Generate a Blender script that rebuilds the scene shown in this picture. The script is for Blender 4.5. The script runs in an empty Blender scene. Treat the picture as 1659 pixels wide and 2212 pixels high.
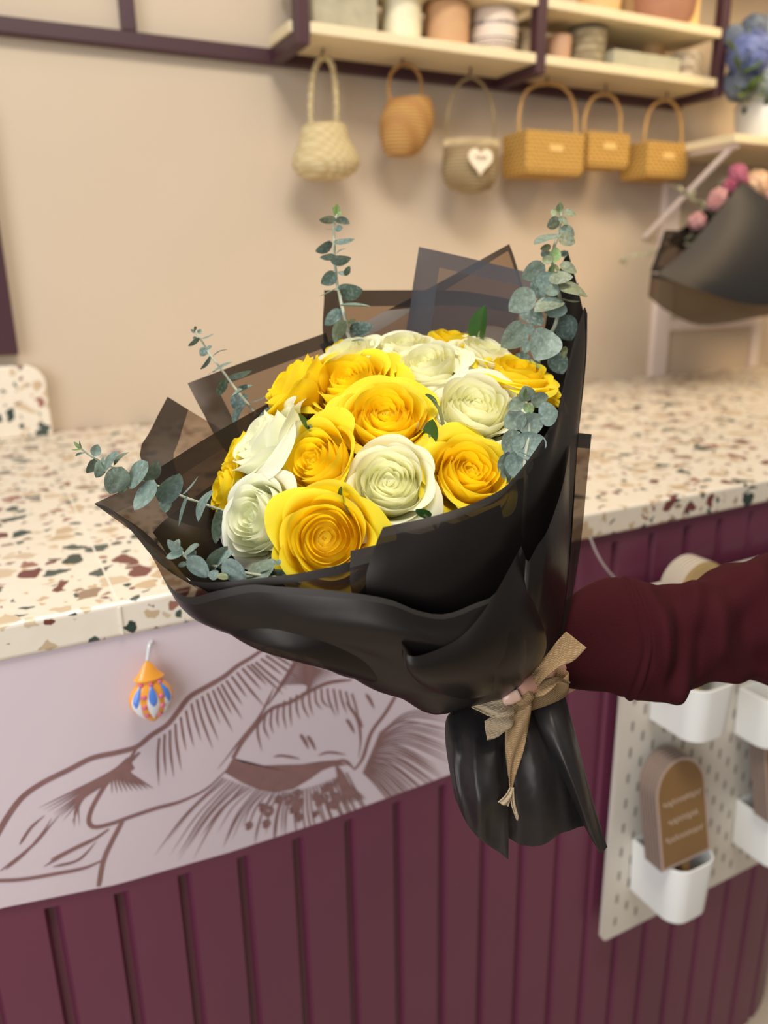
import bpy, bmesh, math, random
import numpy as np
from mathutils import Vector, Matrix, noise

# ------------------------------------------------------------------ camera, world, lights, exposure
scene = bpy.context.scene
COL = scene.collection
FPX, PITCH, YAW, ROLL = 1658.065, math.radians(16.9311), math.radians(26.9627), math.radians(-0.8961)
CAM = np.array([0.0, 0.0, 1.335])
_F = np.array([math.sin(YAW)*math.cos(PITCH), math.cos(YAW)*math.cos(PITCH), -math.sin(PITCH)])
_R0 = np.array([math.cos(YAW), -math.sin(YAW), 0.0]); _U0 = np.cross(_R0, _F)
_R = _R0*math.cos(ROLL) + _U0*math.sin(ROLL)
_U = -_R0*math.sin(ROLL) + _U0*math.cos(ROLL)
cd = bpy.data.cameras.new('camera'); cam = bpy.data.objects.new('camera', cd); COL.objects.link(cam)
cd.sensor_fit = 'VERTICAL'; cd.sensor_height = 36.0; cd.sensor_width = 27.0
cd.lens = FPX/2212*36.0
cd.clip_start = 0.01
cam.matrix_world = Matrix(((_R[0], _U[0], -_F[0], CAM[0]), (_R[1], _U[1], -_F[1], CAM[1]), (_R[2], _U[2], -_F[2], CAM[2]), (0, 0, 0, 1)))
cd.dof.use_dof = True; cd.dof.focus_distance = 0.475; cd.dof.aperture_fstop = 5.0
scene.camera = cam
scene.view_settings.view_transform = 'Standard'
scene.view_settings.look = 'None'
scene.view_settings.gamma = 1.0
scene.view_settings.use_curve_mapping = False
scene.view_settings.exposure = 0.0
scene.cycles.transparent_max_bounces = 24
scene.cycles.max_bounces = 10
scene.cycles.caustics_reflective = False
scene.cycles.caustics_refractive = False

wd = bpy.data.worlds.new('world'); scene.world = wd; wd.use_nodes = True
wd.node_tree.nodes['Background'].inputs[0].default_value = (0.93, 0.86, 0.80, 1)
wd.node_tree.nodes['Background'].inputs[1].default_value = 0.20

def area(name, loc, target, sx, sy, power, col, spread=180):
    l = bpy.data.lights.new(name, 'AREA'); l.shape = 'RECTANGLE'; l.size = sx; l.size_y = sy
    l.energy = power; l.color = col; l.spread = math.radians(spread)
    o = bpy.data.objects.new(name, l); COL.objects.link(o); o.location = loc
    o.rotation_euler = (Vector(target)-Vector(loc)).to_track_quat('-Z', 'Y').to_euler()
    return o
area('window_daylight', (-2.0, -0.9, 1.75), (0.3, 0.6, 1.15), 1.8, 1.9, 58, (0.90, 0.94, 1.0))
area('ceiling_lamp_front', (0.2, 0.1, 2.75), (0.25, 0.5, 1.1), 0.7, 0.5, 30, (1.0, 0.94, 0.84))
area('ceiling_lamp_wall', (1.35, 0.95, 2.7), (1.3, 1.5, 1.1), 1.3, 0.3, 6, (1.0, 0.82, 0.58))
area('track_spot_wall', (1.0, 0.15, 2.45), (1.15, 1.57, 1.35), 0.7, 0.7, 1.2, (1.0, 0.80, 0.54), 80)
area('track_spot_corner', (1.9, 0.15, 2.45), (1.95, 1.57, 1.50), 0.7, 0.7, 4.6, (1.0, 0.74, 0.43), 80)
area('ceiling_lamp_corner', (2.3, 0.8, 2.6), (2.0, 1.5, 1.3), 0.6, 0.4, 5, (1.0, 0.78, 0.50))

# ------------------------------------------------------------------ projection helpers
def ray(x, y): return _F + _R*((x-829.5)/FPX) - _U*((y-1106)/FPX)
def P(x, y, d): return CAM + ray(x, y)*d
def onY(x, y, Y): r = ray(x, y); return CAM + r*((Y-CAM[1])/r[1])
def onZ(x, y, z): r = ray(x, y); return CAM + r*((z-CAM[2])/r[2])
def cv(a, b, c):
    v = _R*a + _U*b - _F*c
    return v/np.linalg.norm(v)
def depth(p): return float((np.asarray(p)-CAM) @ _F)

# ------------------------------------------------------------------ object helpers
BASE = {}
def tag(o, label, cat, group=None, kind=None):
    o['label'] = label; o['category'] = cat
    if group: o['group'] = group
    if kind: o['kind'] = kind
    return o
def thing(name, base, label, cat, group=None):
    o = bpy.data.objects.new(name, None); COL.objects.link(o)
    o.empty_display_size = 0.02
    o.location = tuple(float(c) for c in base); BASE[o] = np.array(base, float)
    return tag(o, label, cat, group)
class MB:
    def __init__(s): s.v = []; s.f = []; s.m = []; s.t = []
    def add(s, V, Fs, mi=0, tv=None):
        n = len(s.v); s.v.extend([tuple(map(float, p)) for p in V])
        s.f.extend([tuple(i+n for i in f) for f in Fs]); s.m.extend([mi]*len(Fs) if isinstance(mi, int) else mi)
        s.t.extend(list(tv) if tv is not None else [0.0]*len(V))
    def grid(s, G, mi=0, tv=None, closed_u=False, flip=False):
        nv, nu = G.shape[:2]
        Fs = []
        for j in range(nv-1):
            for i in range(nu if closed_u else nu-1):
                k = (i+1) % nu
                q = (j*nu+i, j*nu+k, (j+1)*nu+k, (j+1)*nu+i)
                Fs.append(q[::-1] if flip else q)
        s.add(G.reshape(-1, 3), Fs, mi, tv)
    def box(s, a, b, mi=0):
        x0, y0, z0 = a; x1, y1, z1 = b
        V = [(x0,y0,z0),(x1,y0,z0),(x1,y1,z0),(x0,y1,z0),(x0,y0,z1),(x1,y0,z1),(x1,y1,z1),(x0,y1,z1)]
        s.add(V, [(0,3,2,1),(4,5,6,7),(0,1,5,4),(1,2,6,5),(2,3,7,6),(3,0,4,7)], mi)
    def tube(s, pts, rad, n=8, mi=0, cap=True):
        pts = [np.array(p, float) for p in pts]
        if not hasattr(rad, '__len__'): rad = [rad]*len(pts)
        rings = []; prev = None
        for i, p in enumerate(pts):
            t = pts[min(i+1, len(pts)-1)] - pts[max(i-1, 0)]; t = t/(np.linalg.norm(t)+1e-12)
            if prev is None:
                a = np.array([0, 0, 1.0]) if abs(t[2]) < 0.9 else np.array([1.0, 0, 0])
                e = np.cross(t, a)
            else: e = prev - t*(prev@t)
            e = e/(np.linalg.norm(e)+1e-12); prev = e; g = np.cross(t, e)
            rings.append([p + rad[i]*(math.cos(2*math.pi*k/n)*e + math.sin(2*math.pi*k/n)*g) for k in range(n)])
        base = len(s.v)
        s.grid(np.array(rings), mi, closed_u=True)
        if cap:
            s.f.append(tuple(base+k for k in range(n))[::-1]); s.m.append(mi)
            o = base+(len(pts)-1)*n
            s.f.append(tuple(o+k for k in range(n))); s.m.append(mi)
    def lathe(s, c, prof, n=32, mi=0, axis=None, sx=1.0, sy=1.0, close=True):
        c = np.array(c, float)
        if axis is None: ex, ey, ez = np.eye(3)
        else:
            ez = np.array(axis, float); ez /= np.linalg.norm(ez)
            ex = np.cross([0, 1, 0], ez); ex /= np.linalg.norm(ex); ey = np.cross(ez, ex)
        mis = mi
        G = np.array([[c + r*sx*math.cos(2*math.pi*k/n)*ex + r*sy*math.sin(2*math.pi*k/n)*ey + z*ez for k in range(n)] for r, z in prof])
        s.grid(G, mis if isinstance(mis, int) else [q for q in mis for _ in range(n)], closed_u=True)
    def build(s, name, mats, parent=None, smooth=True, angle=40, root=None):
        me = bpy.data.meshes.new(name)
        V = np.array(s.v)
        r = root
        if parent is not None:
            q = parent
            while q not in BASE and q.parent: q = q.parent
            base = BASE.get(q)
            if base is None: base = np.zeros(3)
        else:
            base = np.array([(V[:,0].min()+V[:,0].max())/2, (V[:,1].min()+V[:,1].max())/2, V[:,2].min()])
        me.from_pydata([tuple(p) for p in V-base], [], s.f)
        for m in (mats if isinstance(mats, (list, tuple)) else [mats]): me.materials.append(m)
        me.polygons.foreach_set('material_index', s.m)
        if any(s.t):
            a = me.attributes.new('tone', 'FLOAT', 'POINT'); a.data.foreach_set('value', s.t)
        me.update()
        if smooth:
            me.polygons.foreach_set('use_smooth', [True]*len(me.polygons))
            if angle < 180:
                try: me.set_sharp_from_angle(angle=math.radians(angle))
                except Exception: pass
        o = bpy.data.objects.new(name, me); COL.objects.link(o)
        if parent is not None: o.parent = parent
        else:
            o.location = tuple(base); BASE[o] = base
        return o
def bevel(o, w, seg=2):
    m = o.modifiers.new('bevel', 'BEVEL'); m.width = w; m.segments = seg; m.limit_method = 'ANGLE'
def solid(o, t, off=0.0):
    m = o.modifiers.new('solid', 'SOLIDIFY'); m.thickness = t; m.offset = off
def spline(pts, n):
    """Catmull-Rom through points, n samples by chord length."""
    p = np.array(pts, float)
    if len(p) == 2: return np.array([p[0]+(p[1]-p[0])*t for t in np.linspace(0, 1, n)])
    seg = np.linalg.norm(np.diff(p, axis=0), axis=1); u = np.concatenate([[0], np.cumsum(seg**0.75)]); u /= u[-1]
    q = np.vstack([2*p[0]-p[1], p, 2*p[-1]-p[-2]])
    out = []
    for t in np.linspace(0, 1, n):
        i = min(max(int(np.searchsorted(u, t, 'right'))-1, 0), len(p)-2)
        h = (t-u[i])/(u[i+1]-u[i]) if u[i+1] > u[i] else 0
        a, b, c, d = q[i], q[i+1], q[i+2], q[i+3]
        out.append(0.5*((2*b) + (c-a)*h + (2*a-5*b+4*c-d)*h*h + (3*b-a-3*c+d)*h**3))
    return np.array(out)
def spline_at(pts, us):
    n = 400; S = spline(pts, n); L = np.concatenate([[0], np.cumsum(np.linalg.norm(np.diff(S, axis=0), axis=1))]); L /= L[-1]
    return np.array([[np.interp(u, L, S[:, k]) for k in range(3)] for u in us])

# ------------------------------------------------------------------ materials
def mat(name, col, rough=0.5, metal=0.0, spec=0.5, var=0.0, scale=30.0, bump=0.0, bscale=200.0, coat=0.0, trans=0.0, sheen=0.0):
    m = bpy.data.materials.new(name); m.use_nodes = True
    nt = m.node_tree; b = nt.nodes['Principled BSDF']
    b.inputs['Base Color'].default_value = (*col, 1); b.inputs['Roughness'].default_value = rough
    b.inputs['Metallic'].default_value = metal; b.inputs['Specular IOR Level'].default_value = spec
    b.inputs['Coat Weight'].default_value = coat; b.inputs['Sheen Weight'].default_value = sheen
    tc = nt.nodes.new('ShaderNodeTexCoord')
    ns = nt.nodes.new('ShaderNodeTexNoise'); ns.inputs['Scale'].default_value = scale; ns.inputs['Detail'].default_value = 4
    nt.links.new(tc.outputs['Object'], ns.inputs['Vector'])
    mx = nt.nodes.new('ShaderNodeMix'); mx.data_type = 'RGBA'
    lo = tuple(max(0, c*(1-var)) for c in col); hi = tuple(min(1, c*(1+var)) for c in col)
    mx.inputs[6].default_value = (*lo, 1); mx.inputs[7].default_value = (*hi, 1)
    nt.links.new(ns.outputs['Fac'], mx.inputs[0]); nt.links.new(mx.outputs[2], b.inputs['Base Color'])
    if bump:
        n2 = nt.nodes.new('ShaderNodeTexNoise'); n2.inputs['Scale'].default_value = bscale; n2.inputs['Detail'].default_value = 3
        nt.links.new(tc.outputs['Object'], n2.inputs['Vector'])
        bp = nt.nodes.new('ShaderNodeBump'); bp.inputs['Strength'].default_value = bump; bp.inputs['Distance'].default_value = 0.002
        nt.links.new(n2.outputs['Fac'], bp.inputs['Height']); nt.links.new(bp.outputs['Normal'], b.inputs['Normal'])
    if trans:
        tr = nt.nodes.new('ShaderNodeBsdfTranslucent'); nt.links.new(mx.outputs[2], tr.inputs['Color'])
        ms = nt.nodes.new('ShaderNodeMixShader'); ms.inputs[0].default_value = trans
        out = nt.nodes['Material Output']
        nt.links.new(b.outputs[0], ms.inputs[1]); nt.links.new(tr.outputs[0], ms.inputs[2]); nt.links.new(ms.outputs[0], out.inputs[0])
    m.diffuse_color = (*col, 1)
    return m
def toned(name, stops, rough, trans, bump=0.0, noise_amt=0.12, noise_scale=60, frost=None, trans_col=None, spec=0.4, bscale=120):
    """Colour runs along the 'tone' attribute of the mesh (petal base to lip, leaf age)."""
    m = bpy.data.materials.new(name); m.use_nodes = True; nt = m.node_tree; b = nt.nodes['Principled BSDF']
    at = nt.nodes.new('ShaderNodeAttribute'); at.attribute_name = 'tone'
    cr = nt.nodes.new('ShaderNodeValToRGB')
    while len(cr.color_ramp.elements) < len(stops): cr.color_ramp.elements.new(0.5)
    for e, (p, c) in zip(cr.color_ramp.elements, stops): e.position = p; e.color = (*c, 1)
    nt.links.new(at.outputs['Fac'], cr.inputs[0])
    tc = nt.nodes.new('ShaderNodeTexCoord'); ns = nt.nodes.new('ShaderNodeTexNoise')
    ns.inputs['Scale'].default_value = noise_scale; ns.inputs['Detail'].default_value = 5
    nt.links.new(tc.outputs['Object'], ns.inputs['Vector'])
    mr = nt.nodes.new('ShaderNodeMapRange'); mr.inputs[1].default_value = 0.3; mr.inputs[2].default_value = 0.7
    mr.inputs[3].default_value = 1-noise_amt; mr.inputs[4].default_value = 1+noise_amt
    nt.links.new(ns.outputs['Fac'], mr.inputs[0])
    mu = nt.nodes.new('ShaderNodeMix'); mu.data_type = 'RGBA'; mu.blend_type = 'MULTIPLY'; mu.inputs[0].default_value = 1
    nt.links.new(cr.outputs[0], mu.inputs[6]); nt.links.new(mr.outputs[0], mu.inputs[7])
    colout = mu.outputs[2]
    if frost:
        n3 = nt.nodes.new('ShaderNodeTexNoise'); n3.inputs['Scale'].default_value = 420; n3.inputs['Detail'].default_value = 6
        nt.links.new(tc.outputs['Object'], n3.inputs['Vector'])
        m3 = nt.nodes.new('ShaderNodeMapRange'); m3.inputs[1].default_value = 0.47; m3.inputs[2].default_value = 0.72; m3.inputs[4].default_value = 0.62
        nt.links.new(n3.outputs['Fac'], m3.inputs[0])
        fx = nt.nodes.new('ShaderNodeMix'); fx.data_type = 'RGBA'; fx.inputs[7].default_value = (*frost, 1)
        nt.links.new(m3.outputs[0], fx.inputs[0]); nt.links.new(colout, fx.inputs[6]); colout = fx.outputs[2]
    nt.links.new(colout, b.inputs['Base Color']); b.inputs['Roughness'].default_value = rough; b.inputs['Specular IOR Level'].default_value = spec
    if bump:
        n2 = nt.nodes.new('ShaderNodeTexNoise'); n2.inputs['Scale'].default_value = bscale; n2.inputs['Detail'].default_value = 3
        nt.links.new(tc.outputs['Object'], n2.inputs['Vector'])
        bp = nt.nodes.new('ShaderNodeBump'); bp.inputs['Strength'].default_value = bump; bp.inputs['Distance'].default_value = 0.002
        nt.links.new(n2.outputs['Fac'], bp.inputs['Height']); nt.links.new(bp.outputs['Normal'], b.inputs['Normal'])
    tr = nt.nodes.new('ShaderNodeBsdfTranslucent'); nt.links.new(colout, tr.inputs['Color'])
    ms = nt.nodes.new('ShaderNodeMixShader'); ms.inputs[0].default_value = trans
    nt.links.new(b.outputs[0], ms.inputs[1]); nt.links.new(tr.outputs[0], ms.inputs[2])
    nt.links.new(ms.outputs[0], nt.nodes['Material Output'].inputs[0])
    return m
def film(name, see, tint=(0.62, 0.50, 0.40), rough=0.36, col=(0.0075, 0.006, 0.0055), bump=0.05, spec=0.42):
    m = bpy.data.materials.new(name); m.use_nodes = True; nt = m.node_tree; b = nt.nodes['Principled BSDF']
    b.inputs['Base Color'].default_value = (*col, 1); b.inputs['Roughness'].default_value = rough; b.inputs['Specular IOR Level'].default_value = spec
    b.inputs['Specular Tint'].default_value = (1.0, 0.88, 0.80, 1)
    tc = nt.nodes.new('ShaderNodeTexCoord'); n2 = nt.nodes.new('ShaderNodeTexNoise'); n2.inputs['Scale'].default_value = 45; n2.inputs['Detail'].default_value = 2
    nt.links.new(tc.outputs['Object'], n2.inputs['Vector'])
    bp = nt.nodes.new('ShaderNodeBump'); bp.inputs['Strength'].default_value = bump; bp.inputs['Distance'].default_value = 0.004
    nt.links.new(n2.outputs['Fac'], bp.inputs['Height']); nt.links.new(bp.outputs['Normal'], b.inputs['Normal'])
    tp = nt.nodes.new('ShaderNodeBsdfTransparent'); tp.inputs[0].default_value = (*tint, 1)
    ms = nt.nodes.new('ShaderNodeMixShader'); ms.inputs[0].default_value = see
    nt.links.new(b.outputs[0], ms.inputs[1]); nt.links.new(tp.outputs[0], ms.inputs[2])
    nt.links.new(ms.outputs[0], nt.nodes['Material Output'].inputs[0])
    return m
def woven(name, c0, c1, sx=160, sz=220, rough=0.7, bump=0.8):
    m = bpy.data.materials.new(name); m.use_nodes = True; nt = m.node_tree; b = nt.nodes['Principled BSDF']
    tc = nt.nodes.new('ShaderNodeTexCoord')
    w1 = nt.nodes.new('ShaderNodeTexWave'); w1.bands_direction = 'Z'; w1.inputs['Scale'].default_value = sz/14.0; w1.inputs['Distortion'].default_value = 1.5
    w1.inputs['Detail Scale'].default_value = 20
    w2 = nt.nodes.new('ShaderNodeTexWave'); w2.bands_direction = 'DIAGONAL'; w2.inputs['Scale'].default_value = sx/14.0; w2.inputs['Distortion'].default_value = 1.0
    for w in (w1, w2): nt.links.new(tc.outputs['Object'], w.inputs['Vector'])
    mm = nt.nodes.new('ShaderNodeMath'); mm.operation = 'MULTIPLY'
    nt.links.new(w1.outputs['Fac'], mm.inputs[0]); nt.links.new(w2.outputs['Fac'], mm.inputs[1])
    mx = nt.nodes.new('ShaderNodeMix'); mx.data_type = 'RGBA'; mx.inputs[6].default_value = (*c0, 1); mx.inputs[7].default_value = (*c1, 1)
    nt.links.new(mm.outputs[0], mx.inputs[0]); nt.links.new(mx.outputs[2], b.inputs['Base Color'])
    bp = nt.nodes.new('ShaderNodeBump'); bp.inputs['Strength'].default_value = bump; bp.inputs['Distance'].default_value = 0.003
    nt.links.new(mm.outputs[0], bp.inputs['Height']); nt.links.new(bp.outputs['Normal'], b.inputs['Normal'])
    b.inputs['Roughness'].default_value = rough
    return m
def terrazzo():
    m = bpy.data.materials.new('terrazzo'); m.use_nodes = True; nt = m.node_tree; b = nt.nodes['Principled BSDF']; N = nt.nodes; L = nt.links
    tc = N.new('ShaderNodeTexCoord')
    nz = N.new('ShaderNodeTexNoise'); nz.inputs['Scale'].default_value = 70; nz.inputs['Detail'].default_value = 2; L.new(tc.outputs['Object'], nz.inputs['Vector'])
    sub = N.new('ShaderNodeVectorMath'); sub.operation = 'SUBTRACT'; sub.inputs[1].default_value = (0.5, 0.5, 0.5); L.new(nz.outputs['Color'], sub.inputs[0])
    scv = N.new('ShaderNodeVectorMath'); scv.operation = 'SCALE'; scv.inputs['Scale'].default_value = 0.012; L.new(sub.outputs[0], scv.inputs[0])
    adv = N.new('ShaderNodeVectorMath'); adv.operation = 'ADD'; L.new(tc.outputs['Object'], adv.inputs[0]); L.new(scv.outputs[0], adv.inputs[1])
    cur = None
    base = N.new('ShaderNodeMix'); base.data_type = 'RGBA'; base.inputs[6].default_value = (0.80, 0.71, 0.58, 1); base.inputs[7].default_value = (0.86, 0.78, 0.66, 1)
    L.new(nz.outputs['Fac'], base.inputs[0]); cur = base.outputs[2]
    pal = [(0.0, (0.58, 0.43, 0.27)), (0.22, (0.64, 0.50, 0.34)), (0.38, (0.33, 0.22, 0.15)), (0.50, (0.06, 0.085, 0.07)), (0.66, (0.03, 0.055, 0.045)), (0.76, (0.17, 0.05, 0.04)), (0.90, (0.33, 0.15, 0.11))]
    for sc, thr, edge, seed in ((92, 0.72, 0.10, 3.1), (42, 0.63, 0.10, 0.0)):
        off = N.new('ShaderNodeVectorMath'); off.operation = 'ADD'; off.inputs[1].default_value = (seed, seed*1.7, seed*0.3); L.new(adv.outputs[0], off.inputs[0])
        v1 = N.new('ShaderNodeTexVoronoi'); v1.inputs['Scale'].default_value = sc; L.new(off.outputs[0], v1.inputs['Vector'])
        v2 = N.new('ShaderNodeTexVoronoi'); v2.feature = 'DISTANCE_TO_EDGE'; v2.inputs['Scale'].default_value = sc; L.new(off.outputs[0], v2.inputs['Vector'])
        sp = N.new('ShaderNodeSeparateColor'); L.new(v1.outputs['Color'], sp.inputs[0])
        g = N.new('ShaderNodeMath'); g.operation = 'GREATER_THAN'; g.inputs[1].default_value = thr; L.new(sp.outputs[0], g.inputs[0])
        ea = N.new('ShaderNodeMath'); ea.operation = 'MULTIPLY_ADD'; ea.inputs[1].default_value = 0.16; ea.inputs[2].default_value = edge*0.5; L.new(sp.outputs[2], ea.inputs[0])
        e = N.new('ShaderNodeMath'); e.operation = 'GREATER_THAN'; L.new(v2.outputs['Distance'], e.inputs[0]); L.new(ea.outputs[0], e.inputs[1])
        mk = N.new('ShaderNodeMath'); mk.operation = 'MULTIPLY'; L.new(g.outputs[0], mk.inputs[0]); L.new(e.outputs[0], mk.inputs[1])
        cr = N.new('ShaderNodeValToRGB'); cr.color_ramp.interpolation = 'CONSTANT'
        while len(cr.color_ramp.elements) < len(pal): cr.color_ramp.elements.new(0.5)
        for el, (p, c) in zip(cr.color_ramp.elements, pal): el.position = p; el.color = (*c, 1)
        L.new(sp.outputs[1], cr.inputs[0])
        mx = N.new('ShaderNodeMix'); mx.data_type = 'RGBA'; L.new(mk.outputs[0], mx.inputs[0]); L.new(cur, mx.inputs[6]); L.new(cr.outputs[0], mx.inputs[7]); cur = mx.outputs[2]
    L.new(cur, b.inputs['Base Color']); b.inputs['Roughness'].default_value = 0.34
    return m

M = dict(
    wall=mat('wall_paint', (0.58, 0.472, 0.355), 0.75, var=0.05, scale=2.5, bump=0.06, bscale=150),
    floor=mat('floor_beige', (0.55, 0.46, 0.35), 0.5, var=0.15, scale=8),
    plum_frame=mat('plum_metal', (0.055, 0.018, 0.026), 0.45),
    cream_board=mat('cream_board', (0.76, 0.64, 0.42), 0.5, var=0.05),
    plum_panel=mat('plum_panel', (0.150, 0.033, 0.068), 0.36, var=0.06, scale=12, bump=0.03, bscale=300),
    mural=mat('mural_lilac', (0.70, 0.585, 0.63), 0.45, var=0.03, scale=6),
    ink=mat('mural_ink', (0.26, 0.135, 0.13), 0.5, var=0.2, scale=90),
    terrazzo=terrazzo(), joint=mat('joint_filler', (0.86, 0.80, 0.70), 0.5),
    white=mat('white_plastic', (0.82, 0.82, 0.79), 0.35), white_metal=mat('white_metal', (0.66, 0.61, 0.53), 0.4),
    slot=mat('slot_shadow_grey', (0.30, 0.27, 0.23), 0.7),
    card=mat('card_brown', (0.23, 0.125, 0.045), 0.5, var=0.08), card_rim=mat('card_rim', (0.46, 0.34, 0.28), 0.5), card_edge=mat('card_edge', (0.21, 0.15, 0.12), 0.6, var=0.25, scale=200),
    script=mat('card_script', (0.60, 0.48, 0.38), 0.5),
    sleeve=mat('burgundy_knit', (0.042, 0.0055, 0.0080), 0.9, spec=0.12, var=0.1, scale=14, bump=0.22, bscale=900),
    skin=mat('skin', (0.62, 0.33, 0.24), 0.45, var=0.08, scale=40), nail=mat('nail', (0.66, 0.42, 0.32), 0.25),
    jute=woven('jute', (0.27, 0.16, 0.07), (0.52, 0.36, 0.19), 5200, 5200, 0.85, 0.5),
    jute_pale=woven('jute_pale', (0.44, 0.32, 0.19), (0.72, 0.58, 0.40), 5200, 5200, 0.85, 0.5),
    film_back=film('film_back', 0.62), film_edge=film('film_edge', 0.13),
    film_sheen=film('film_sheen', 0.42, rough=0.42, col=(0.055, 0.058, 0.068)), film_sheen_edge=film('film_sheen_edge', 0.16, rough=0.42, col=(0.05, 0.054, 0.066)),  # grey-blue base colour paints the daylight sheen on the tallest back pane
    film_front=film('film_front', 0.08), film_thin=film('film_thin', 0.30), film_black=film('film_black', 0.0, rough=0.33), film_black_edge=film('film_black_edge', 0.02, rough=0.5, col=(0.014, 0.0125, 0.011)),
    film_tail=film('film_tail', 0.0, rough=0.40, col=(0.016, 0.0145, 0.0145), bump=0.5),
    stem=mat('stem_green', (0.23, 0.25, 0.10), 0.5, var=0.2), pale_stem=mat('pale_stem', (0.42, 0.44, 0.33), 0.55, var=0.2),
    sepal=mat('sepal_green', (0.10, 0.18, 0.035), 0.45, var=0.25, scale=80, trans=0.2),
    rose_leaf=mat('rose_leaf', (0.035, 0.10, 0.02), 0.35, var=0.3, scale=80, trans=0.2),
)
M['yellow'] = toned('yellow_petal', [(0.0, (0.92, 0.82, 0.14)), (0.30, (1.0, 0.71, 0.014)), (0.72, (1.0, 0.78, 0.016)), (1.0, (1.0, 0.85, 0.06))], 0.55, 0.45, bump=0.06, noise_amt=0.05, noise_scale=55, spec=0.2)
M['cream'] = toned('cream_petal', [(0.0, (0.78, 0.82, 0.34)), (0.35, (0.92, 0.90, 0.54)), (0.75, (0.95, 0.93, 0.64)), (1.0, (0.96, 0.94, 0.74))], 0.55, 0.42, bump=0.06, noise_amt=0.03, noise_scale=55, spec=0.2)
M['white_rose'] = toned('white_petal', [(0.0, (0.78, 0.85, 0.42)), (0.35, (0.91, 0.92, 0.62)), (0.75, (0.94, 0.94, 0.73)), (1.0, (0.95, 0.95, 0.81))], 0.55, 0.42, bump=0.06, noise_amt=0.03, noise_scale=55, spec=0.2)
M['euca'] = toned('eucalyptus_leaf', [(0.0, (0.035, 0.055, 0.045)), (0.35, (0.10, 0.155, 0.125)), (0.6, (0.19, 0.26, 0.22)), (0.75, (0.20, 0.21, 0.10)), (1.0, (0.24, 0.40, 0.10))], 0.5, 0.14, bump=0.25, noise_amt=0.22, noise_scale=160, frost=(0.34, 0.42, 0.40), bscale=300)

# ------------------------------------------------------------------ setting
YW, YC, ZT, ZB = 1.57, 0.663, 1.066, 1.033
def struct(o): o['kind'] = 'structure'; return o
mb = MB(); mb.box((-3.0, YW, 0), (4.2, YW+0.1, 3.0)); w = mb.build('wall_back', M['wall'], smooth=False); struct(w); w['label'] = 'warm beige painted back wall'; w['category'] = 'wall'
mb = MB(); mb.box((-3.0, -3.0, -0.05), (4.2, YW, 0.0)); w = mb.build('floor', M['floor'], smooth=False); struct(w); w['label'] = 'beige shop floor'; w['category'] = 'floor'
def trim(n, a, b, lab):
    mb = MB(); mb.box(a, b); o = mb.build('trim_%d' % n, TRIM, smooth=False); struct(o); o['label'] = lab; o['category'] = 'trim'; bevel(o, 0.003)
TRIM = mat('trim_pale', (0.80, 0.68, 0.62), 0.5)
p0 = onY(1395, 812, YW)[0]; p1 = onY(1428, 812, YW)[0]
trim(1, (p0, YW-0.018, ZT), (p1, YW, 1.56), 'pale upright trim strip on the wall beside the hanging bouquet')
trim(2, (p1, YW-0.012, 1.185), (2.05, YW, 1.215), 'pale level trim strip low on the wall under the hanging bouquet')
x2 = onY(1612, 790, YW)[0]
trim(3, (x2, YW-0.012, ZT), (x2+0.035, YW, 1.185), 'short upright trim strip at the far end of the counter')

# ---- counter body: path along the front then round the right end
def cpath(s, off=0.0):
    X0, r, h = 1.06, 0.20, math.radians(42)
    if s <= X0: return np.array([s, YC+0.004+off]), np.array([0.0, -1.0])
    a = (s-X0)/r
    if a < h: n = np.array([math.sin(a), -math.cos(a)]); return np.array([X0, YC+0.004+r]) + n*(r-off), n
    n = np.array([math.sin(h), -math.cos(h)]); t = np.array([math.cos(h), math.sin(h)])
    return np.array([X0, YC+0.004+r]) + n*(r-off) + t*(s-X0-h*r), n
MUR = [(-0.9, 0.86), (-0.06, 0.792), (0.039, 0.775), (0.153, 0.767), (0.257, 0.765), (0.418, 0.769), (0.49, 0.775)]
def zmur(x):
    if x > 0.475: return None
    return float(np.interp(x, [p[0] for p in MUR], [p[1] for p in MUR]))
SLAT0, SLATW = -0.0225, 0.0617
cols = []
k = -14
while SLAT0 + k*SLATW < 2.2 and (k < 10 or cpath(SLAT0 + (k+1)*SLATW)[0][1] < YW-0.03):
    x = SLAT0 + k*SLATW + 0.004
    for dx, dd in ((-0.0075, 0), (-0.0055, 0.006), (-0.004, 0.0085), (0.0025, 0.0085), (0.0045, 0.006), (0.007, 0)):
        cols.append((x+dx, dd))
    cols.append((x+SLATW/2, 0)); k += 1
counter = thing('counter', (0.3, 1.1, 0), 'plum grooved shop counter with a pale lilac drawing along its upper front', 'counter')
rows = []
for zi in range(5):
    r = []
    for s, dd in cols:
        zm = zmur(s); zs = (zm-0.013) if zm else ZB-0.012
        z = [0.0, zs-0.5, zs-0.006, zs, ZB][zi]
        p, n = cpath(s)
        q = p - n*(dd if zi < 3 else 0)
        r.append((q[0], q[1], z))
    rows.append(r)
mb = MB(); mb.grid(np.array(rows)); gp = mb.build('grooved_panel', M['plum_panel'], counter, angle=25); gp['label'] = 'plum front of upright grooved boards'
# back body of the counter so that it is closed
mb = MB()
sil = [cpath(s, 0.02)[0] for s in np.linspace(-0.9, 2.1, 60)]
sil = [p for p in sil if p[1] < YW-0.02] + [np.array([2.28, YW-0.002]), np.array([-0.9, YW-0.002])]
n = len(sil); V = [(p[0], min(p[1], YW), 0.0) for p in sil] + [(p[0], min(p[1], YW), ZB) for p in sil]
mb.add(V, [tuple(range(n))[::-1], tuple(range(n, 2*n))] + [(i, (i+1) % n, n+(i+1) % n, n+i) for i in range(n)])
mb.build('body', M['plum_panel'], counter, smooth=False)
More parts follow.
